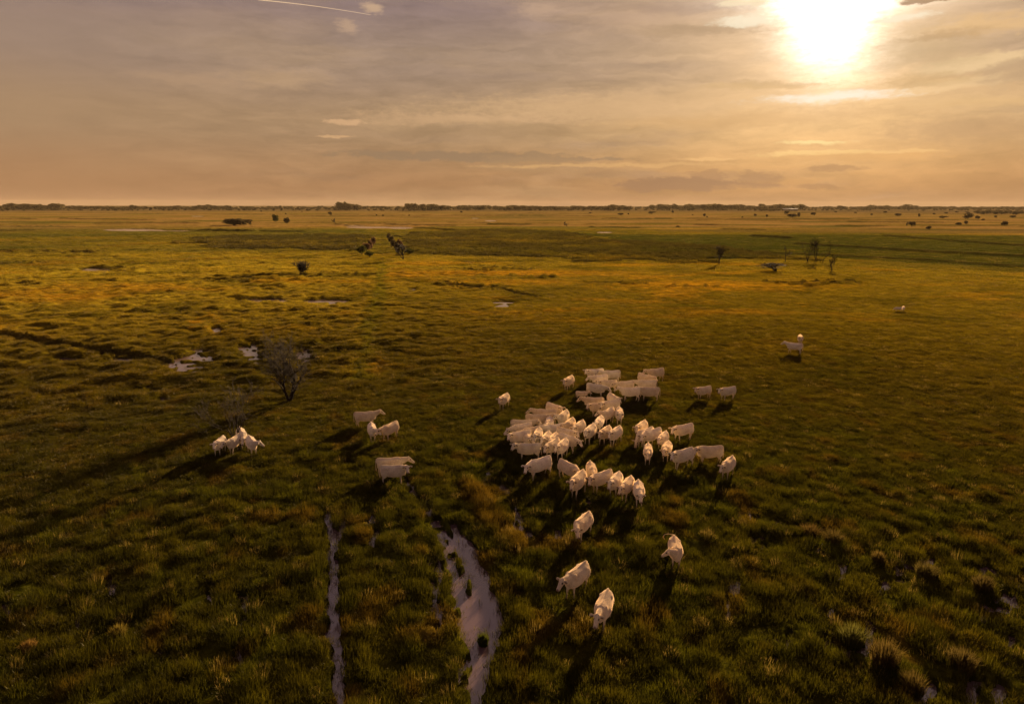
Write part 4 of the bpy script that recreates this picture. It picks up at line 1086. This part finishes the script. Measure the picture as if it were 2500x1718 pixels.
# ------------------------------------------------------------------ leafy shrubs and trees
def leaf_mat(name, c, tr=.35):
    m, n = new_mat(name)
    geo = n.n('ShaderNodeNewGeometry').outputs['Position']
    f = n.noise(geo, .8, 3.0, .7)
    cc = n.mix(n.mr(f, .3, .7, 0, 1, 'LINEAR'), tuple(v * .55 for v in c) + (1,), tuple(v * 1.5 for v in c) + (1,))
    d = n.n('ShaderNodeBsdfDiffuse'); n.l(cc, d.inputs[0]); t = n.n('ShaderNodeBsdfTranslucent'); n.l(cc, t.inputs[0])
    mx = n.n('ShaderNodeMixShader'); mx.inputs[0].default_value = tr; n.l(d.outputs[0], mx.inputs[1]); n.l(t.outputs[0], mx.inputs[2]); out(n, mx.outputs[0])
    return m
m_leaf = leaf_mat('dark_leaves', (.085, .062, .026)); m_leaf_red = leaf_mat('russet_leaves', (.120, .066, .035)); m_leaf_grn = leaf_mat('willow_leaves', (.055, .056, .012))
def crown_np(seed, lobes, n_leaf, leaf, flat=1.0):
    """leaf-sized faces through a few overlapping lobes of a unit crown (width 1, height 1, base at 0)"""
    R_ = np.random.default_rng(seed)
    L_ = []
    for k in range(lobes):
        a = R_.uniform(0, 6.28); d = R_.uniform(.05, .30)
        L_.append((np.cos(a) * d, np.sin(a) * d, R_.uniform(.30, .72), R_.uniform(.16, .27)))
    V = []; Q = []
    for i in range(n_leaf):
        lx, ly, lz, lr = L_[R_.integers(lobes)]
        v = R_.normal(size=3); v /= np.linalg.norm(v); v *= lr * R_.uniform(.55, 1.08)
        c = np.array([lx, ly, lz]) + v * np.array([1.15, 1.15, 1.0])
        if c[2] < .02: c[2] = R_.uniform(.02, .1)
        a = R_.normal(size=3); a /= np.linalg.norm(a); b_ = np.cross(a, R_.normal(size=3)); b_ /= np.linalg.norm(b_)
        s = leaf * R_.uniform(.6, 1.4)
        k = len(V); V += [c - a * s - b_ * s * .6, c + a * s - b_ * s * .6, c + a * s * .7 + b_ * s * .8, c - a * s * .8 + b_ * s * .6]; Q.append((k, k + 1, k + 2, k + 3))
    return V, Q
def crown_mesh(seed, lobes, n_leaf, leaf, mat):
    V, Q = crown_np(seed, lobes, n_leaf, leaf); return mesh_np('crown', V, Q, None, mat)
crowns = [crown_mesh(500 + k, 7, 620, .055, m_leaf) for k in range(6)]
crowns_red = [crown_mesh(520 + k, 7, 560, .050, m_leaf_red) for k in range(3)]
crowns_grn = [crown_mesh(540 + k, 8, 620, .052, m_leaf_grn) for k in range(3)]
trunk_me = tubes_mesh('trunk', [[(Vector((0, 0, -.03)), .035), (Vector((.01, 0, .2)), .028), (Vector((0, .01, .45)), .016)], [(Vector((.01, 0, .2)), .018), (Vector((.14, .05, .5)), .008)],
                                [(Vector((.01, 0, .25)), .018), (Vector((-.13, -.04, .55)), .008)]], 6, m_bark)
def leafy(name, px_, pyb, wpx, hpx, label, cat, pool, group=None, seed=0, depth=1.0):
    p = px_ground(px_, pyb)
    e = link(name, None); e.location = (p.x, p.y, ground_z(p.x, p.y) - .05)
    mpp = math.hypot(p.x, p.y) / F0
    e.rotation_euler = (0, 0, (seed * 2.4) % 6.28 if depth == 1.0 and abs(wpx / hpx - 1) < .5 else 0)
    link('crown', pool[seed % len(pool)], e); link('trunk', trunk_me, e)
    e.scale = (wpx * mpp * 1.05, wpx * mpp * 1.05 * depth, hpx * mpp * 1.12)
    tag(e, label, cat, group)
    return e
leafy('thicket', 571, 551, 84, 17, 'long dark thicket on the far meadow beside the left pond', 'thicket', crowns, seed=1, depth=.6)
leafy('bush', 672, 543.5, 17, 17, 'taller of the two round bushes right of the dark thicket', 'bush', crowns_grn, seed=2)
leafy('bush', 701, 547.5, 15, 16, 'shorter of the two round bushes right of the dark thicket', 'bush', crowns, seed=3)
leafy('bush', 806, 527, 9, 9, 'small dark bush far out above the shrub avenue', 'bush', crowns, seed=4)
t3 = bare_tree('shrub', 734, 673, 12, 3.6, .7, 6, 3, .08, 4, 'v-shaped dense shrub beside the dark pool at the left', 'shrub', rmin=.03, twig_n=1.2)
av = 'shrubs lining the gap in the reed bed'
for i, (x_, y_, w_, h_, pl, lb) in enumerate([
        (912, 600, 17, 22, crowns_red, 'russet shrub at the far end of the left row of the avenue'), (905, 610, 18, 26, crowns_red, 'pale russet shrub in the middle of the left avenue row'),
        (896, 618, 20, 24, crowns_red, 'russet shrub near the close end of the left avenue row'), (884, 626, 24, 24, crowns_grn, 'dark green shrub closing the left avenue row'),
        (902, 631, 24, 14, crowns_grn, 'low green shrub at the foot of the left avenue row'),
        (951, 586, 14, 16, crowns, 'dark shrub at the far end of the right avenue row'), (956, 596, 15, 20, crowns, 'second dark shrub of the right avenue row'),
        (962, 606, 16, 22, crowns, 'dark narrow shrub midway down the right avenue row'), (969, 616, 16, 24, crowns, 'dark shrub next to the russet one of the right row'),
        (975, 610, 20, 26, crowns_red, 'russet shrub standing behind the right avenue row'), (1000, 622, 26, 14, crowns_grn, 'low green bush spreading right of the avenue')]):
    leafy('shrub', x_, y_, w_, h_, lb, 'shrub', pl, av, seed=i)
bare_tree('shrub', 985, 636, 44, 5.2, .8, 3, 3, .12, 3, 'nearest right avenue shrub, thin and half bare with a trunk', 'shrub', rmin=.05, group=av, twig_n=1.3)
far_b = [(1657, 556, 14, 6), (1720, 529, 9, 9), (1726, 531, 6, 4), (1515, 525.5, 18, 6), (1591, 522.5, 19, 7), (1643, 520.5, 8, 7), (1812, 532, 5, 4), (1844, 528, 8, 7), (1872, 530, 8, 7), (1934, 531.5, 26, 11),
         (1921, 525, 14, 11), (1949, 530, 9, 12), (1988, 526, 17, 9), (2127, 526, 7, 5), (2192, 527.5, 19, 7), (2243, 530, 7, 9), (2302, 533.5, 18, 6), (2363, 535, 19, 14), (2388, 536, 12, 10),
         (2399, 539, 8, 5), (2430, 531.5, 8, 5), (2473, 532.5, 14, 6), (2225, 554, 18, 13), (2214, 552, 5, 8), (2267, 562, 13, 11), (2338, 550.5, 15, 8), (2358, 547.5, 11, 8), (2453, 552, 17, 12),
         (2336, 519.5, 8, 4), (638, 517.5, 5, 4), (738, 518, 5, 3), (698, 524, 4, 4), (919, 527, 5, 4), (935, 528, 7, 4), (999, 528, 5, 4), (8, 516, 12, 5), (1126, 520, 8, 6), (610, 550, 8, 8),
         (1534, 524, 7, 4), (1691, 526, 5, 3), (1441, 522, 9, 4), (2040, 519, 8, 4), (2090, 521, 9, 4), (2160, 520, 10, 5), (2280, 524, 8, 4), (2310, 522, 9, 4), (2480, 526, 18, 9), (2440, 522, 26, 8), (2400, 523, 16, 7)]
seen_lb = set()
fl = ['low', 'round', 'ragged', 'squat', 'dark', 'lone']
for i, (x_, y_, w_, h_) in enumerate(far_b):
    zone = ('left of the gap in the reeds' if x_ < 930 else 'above the centre of the picture' if x_ < 1400 else 'between centre and the sun side' if x_ < 1760 else
            'under the bright sun column' if x_ < 2010 else 'right of the sun column' if x_ < 2260 else 'near the right edge')
    size = 'tiny' if w_ < 7 else 'small' if w_ < 13 else 'wide' if w_ > 1.6 * h_ else 'full'
    hz = 'close under the horizon' if y_ < 524 else 'on the far plain' if y_ < 534 else 'on the tan field'
    lb = '%s %s bush %s, %s' % (size, fl[i % 6], hz, zone)
    while lb in seen_lb: lb = lb.replace(' bush', ' lumpy bush', 1)
    seen_lb.add(lb)
    leafy('bush', x_, y_, w_ * .88, h_ * .85, lb, 'bush', crowns, 'scattered bushes on the far plain', seed=i)

# ------------------------------------------------------------------ woods along the horizon
far_src = []
for k in range(6):
    V, Q = crown_np(600 + k, 6, 210, .085)
    o_ = bpy.data.objects.new('t', mesh_np('far_tree_crown', V, Q, None, m_leaf)); far_src.append(o_)
P = []; SC = []; RO = []; TI = []; ID = []
R = np.random.default_rng(77)
def wood(x0, x1, y0, y1, n_, h0, h1, wide_=1.3):
    for i in range(n_):
        a = R.uniform(x0, x1); b_ = R.uniform(y0, y1)
        p = px_ground(a, b_); g_ = fbm(np.array([a / 45.0]), np.array([3.3 + y0]), 2, 7)[0]
        hh_ = R.uniform(h0, h1) * (1 + .5 * g_)
        P.append((p.x, p.y, 0)); w_ = hh_ * wide_ * R.uniform(.8, 1.4)
        SC.append((w_, w_, hh_)); RO.append((0, 0, R.uniform(0, 6.28))); TI.append((.1, .1, .1)); ID.append(R.integers(6))
wood(-120, 2620, 509.0, 512.5, 1100, 7, 12)
wood(-120, 2620, 512.5, 515.5, 420, 4, 8)
wood(20, 150, 510, 513, 60, 15, 20); wood(180, 260, 509.5, 512, 30, 9, 12); wood(470, 560, 510, 512.5, 45, 11, 15)
wood(830, 880, 511.5, 514, 26, 15, 22); wood(1000, 1095, 511.5, 515, 80, 17, 22); wood(1120, 1240, 511, 514, 70, 12, 15); wood(1240, 1540, 510.5, 515, 190, 12, 15)
wood(1590, 1880, 509.5, 513, 190, 15, 20); wood(1880, 1960, 511, 513.5, 50, 16, 20); wood(2000, 2500, 510, 512.5, 170, 11, 15); wood(2110, 2240, 510, 512.5, 60, 15, 18)
wood(2360, 2620, 521, 524, 60, 6, 8); wood(1857, 1905, 514.5, 516.5, 24, 8, 10)
n_ = len(P)
Pn = np.array(P)
scatter('far_woodland', Pn, np.array(RO), np.array(SC), np.array(ID), np.array(TI), far_src, 'long dark belt of woods along the horizon')
gt = 'single trees rising above the horizon woods'
for i, (x_, y_, w_, h_, lb) in enumerate([(330, 513, 20, 12, 'round-topped tree on the horizon left of centre'), (684, 512.5, 7, 11, 'narrow tree sticking up from the horizon woods'),
        (843, 515, 9, 22, 'tall poplar on the horizon, highest tree of all'), (853, 515, 16, 17, 'broad tree beside the tall horizon poplar'), (1011, 516, 18, 18, 'broad tree at the left end of the big horizon clump'),
        (1036, 516, 22, 17, 'domed tree in the middle of the big horizon clump'), (1078, 515, 22, 15, 'domed tree at the right end of the big horizon clump'), (1143, 515, 12, 11, 'rounded horizon tree right of the big clump'),
        (1646, 511, 14, 13, 'highest treetop of the wood left of the sun'), (1859, 511, 18, 13, 'domed treetop just left of the bright roof'), (2127, 511, 14, 9, 'small domed treetop on the right horizon'),
        (2215, 512, 20, 11, 'rounded horizon clump left of the right edge')]):
    leafy('far_tree', x_, y_, w_, h_, lb, 'tree', crowns, gt, seed=i)

# ------------------------------------------------------------------ the low bright-roofed shed on the horizon
m_wall = simple_mat('pale_cladding', (.30, .26, .22), .7, .3, .1, .2)
m_roof = simple_mat('pale_roof_sheet', (.42, .37, .30), .75, .2, .05, .1)
pb = px_ground(1929, 514.5)
mpp = math.hypot(pb.x, pb.y) / F0
Lb = 31 * mpp; Wb = 26.0; Hb = 4.6; rz = -math.atan2(pb.x, pb.y)
shed = link('farm_shed', None); shed.location = (pb.x, pb.y, 0); shed.rotation_euler = (0, 0, rz)
def boxv(x0, x1, y0, y1, z0, z1):
    v = [(x0, y0, z0), (x1, y0, z0), (x1, y1, z0), (x0, y1, z0), (x0, y0, z1), (x1, y0, z1), (x1, y1, z1), (x0, y1, z1)]
    return v, [(0, 3, 2, 1), (4, 5, 6, 7), (0, 1, 5, 4), (1, 2, 6, 5), (2, 3, 7, 6), (3, 0, 4, 7)]
v, q = boxv(-Lb / 2, Lb / 2, -Wb / 2, Wb / 2, 0, Hb)
link('wall', mesh_np('wall', v, q, None, m_wall), shed)
rv = [(-Lb / 2 - 1, -Wb / 2 - 1, Hb), (Lb / 2 + 1, -Wb / 2 - 1, Hb), (Lb / 2 + 1, 0, Hb + 1.5), (-Lb / 2 - 1, 0, Hb + 1.5), (Lb / 2 + 1, Wb / 2 + 1, Hb), (-Lb / 2 - 1, Wb / 2 + 1, Hb)]
rv += [(a, b_, c_ + .3) for a, b_, c_ in rv]
link('roof', mesh_np('roof', rv, [(6, 7, 8, 9), (9, 8, 10, 11), (0, 3, 2, 1), (3, 5, 4, 2), (0, 1, 7, 6), (5, 11, 10, 4), (1, 2, 8, 7), (2, 4, 10, 8), (0, 6, 9, 3), (3, 9, 11, 5)], None, m_roof), shed)
dv, dq = boxv(-Lb * .12, -Lb * .12 + 5, -Wb / 2 - .15, -Wb / 2 - .02, .05, 4.2)
link('door', mesh_np('door', dv, dq, None, simple_mat('door_dark', (.06, .05, .04))), shed)
tag(shed, 'long low shed with a bright pale roof on the horizon under the sun', 'shed')

# ------------------------------------------------------------------ tussocks that stand out one by one
m_rust = None
def tussock(px_, py_, wpx, hpx, col, label, seed, n_blades=420):
    p = px_ground(px_, py_)
    mpp = p.y / F0 / math.cos(PITCH)
    R_ = np.random.default_rng(seed); V = []; Q = []; T = []
    rad = wpx * mpp * .5; Hh = hpx * mpp * .85
    for i in range(n_blades):
        a = R_.uniform(0, 6.283); rr_ = rad * .62 * np.sqrt(R_.uniform()); H_ = Hh * R_.uniform(.55, 1.05) * (1 - .4 * rr_ / rad)
        bx, by = rr_ * np.cos(a), rr_ * np.sin(a); le = rad * .55 * rr_ / rad * R_.uniform(.4, 1.6) + R_.normal(0, .04)
        ox, oy = np.cos(a) * le, np.sin(a) * le; wa = R_.uniform(0, 3.14); wx, wy = np.cos(wa) * .009, np.sin(wa) * .009
        k = len(V); V += [(bx - wx, by - wy, -.15), (bx + wx, by + wy, -.15), (bx + ox * .4 + wx, by + oy * .4 + wy, H_ * .65), (bx + ox * .4 - wx, by + oy * .4 - wy, H_ * .65), (bx + ox * 1.2, by + oy * 1.2, H_)]
        Q.append((k, k + 1, k + 2, k + 3)); T.append((k + 3, k + 2, k + 4))
    m, n = new_mat('tussock_blades')
    geo = n.n('ShaderNodeTexCoord').outputs['Object']
    f = n.mr(n.noise(geo, 7.0, 3.0, .7), .3, .7, .55, 1.5, 'LINEAR')
    c = n.mix(1.0, tuple(col) + (1,), n.xyz(f, f, f), 'MULTIPLY')
    d = n.n('ShaderNodeBsdfDiffuse'); n.l(c, d.inputs[0]); t = n.n('ShaderNodeBsdfTranslucent'); n.l(c, t.inputs[0])
    mx = n.n('ShaderNodeMixShader'); mx.inputs[0].default_value = .5; n.l(d.outputs[0], mx.inputs[1]); n.l(t.outputs[0], mx.inputs[2]); out(n, mx.outputs[0])
    o = link('grass_tussock', mesh_np('grass_tussock', V, Q, T, m)); o.location = (p.x, p.y, max(ground_z(p.x, p.y), -.12))
    tag(o, label, 'tussock'); return o
tussock(1180, 1568, 34, 52, (.050, .054, .008), 'green grass tussock standing alone in the wide water channel', 1)
for i, (x_, y_, w_, h_, cc, lb) in enumerate([
        (2032, 1330, 64, 52, (.075, .050, .011), 'dark rusty tussock beside the bright water glint on the right'), (1976, 1308, 66, 46, (.080, .048, .011), 'rusty mound left of the brightest glint on the right'),
        (2142, 1378, 42, 44, (.10, .065, .014), 'small rounded tussock right of the dark rusty one'), (2260, 1412, 74, 54, (.075, .054, .012), 'broad tussock under the long bright glint'),
        (2078, 1575, 84, 74, (.085, .075, .014), 'big olive tussock left of the vertical water streak'), (2158, 1630, 100, 96, (.085, .054, .012), 'largest rust-brown tussock at the lower right'),
        (2228, 1690, 82, 70, (.085, .056, .012), 'rust-brown tussock at the bottom right edge'), (2345, 1640, 90, 74, (.075, .05, .012), 'brown tussock right of the largest one'),
        (72, 1592, 44, 44, (.17, .095, .022), 'pale straw tussock near the left edge'), (290, 1560, 52, 50, (.12, .085, .014), 'ochre tussock in the lower left marsh'), (2395, 1450, 60, 60, (.075, .05, .012), 'tall brown tussock near the right edge')]):
    tussock(x_, y_, w_, h_, cc, lb, 20 + i)

# ------------------------------------------------------------------ the vapour trail
pts = []
for i in range(14):
    t = i / 13
    d = px_dir(630 + 275 * t, 0 + 37 * t - 3 * math.sin(t * 3.1))
    pts.append((Vector((0, 0, CAM_H)) + d * (30000 / max(.2, d.y)), 17 - 10 * t))
m_trail, n = new_mat('vapour')
d = n.n('ShaderNodeBsdfDiffuse'); d.inputs[0].default_value = (.85, .8, .75, 1); t = n.n('ShaderNodeBsdfTranslucent'); t.inputs[0].default_value = (.85, .8, .75, 1)
mx = n.n('ShaderNodeMixShader'); n.l(d.outputs[0], mx.inputs[1]); n.l(t.outputs[0], mx.inputs[2])
tp = n.n('ShaderNodeBsdfTransparent'); m2 = n.n('ShaderNodeMixShader'); m2.inputs[0].default_value = .22
n.l(tp.outputs[0], m2.inputs[1]); n.l(mx.outputs[0], m2.inputs[2]); out(n, m2.outputs[0])
tr_o = link('vapour_trail', tubes_mesh('vapour_trail', [pts], 8, m_trail))
tag(tr_o, 'thin pale vapour trail crossing the sky at the top left', 'vapour trail')
# ------------------------------------------------------------------ evening haze over the plain
hz = 9300.0
v, q = boxv(-hz, hz, -hz, hz, -1.3, 60.0)
m_haze, n = new_mat('haze')
pv = n.n('ShaderNodeVolumePrincipled')
pv.inputs['Color'].default_value = (.90, .70, .46, 1)
pv.inputs['Density'].default_value = 2.8e-5
pv.inputs['Anisotropy'].default_value = 0.0
o_ = n.n('ShaderNodeOutputMaterial'); n.l(pv.outputs[0], o_.inputs['Volume'])
tag(link('haze', mesh_np('haze', v, q, None, m_haze)), kind='stuff', label='thin golden evening haze over the plain')
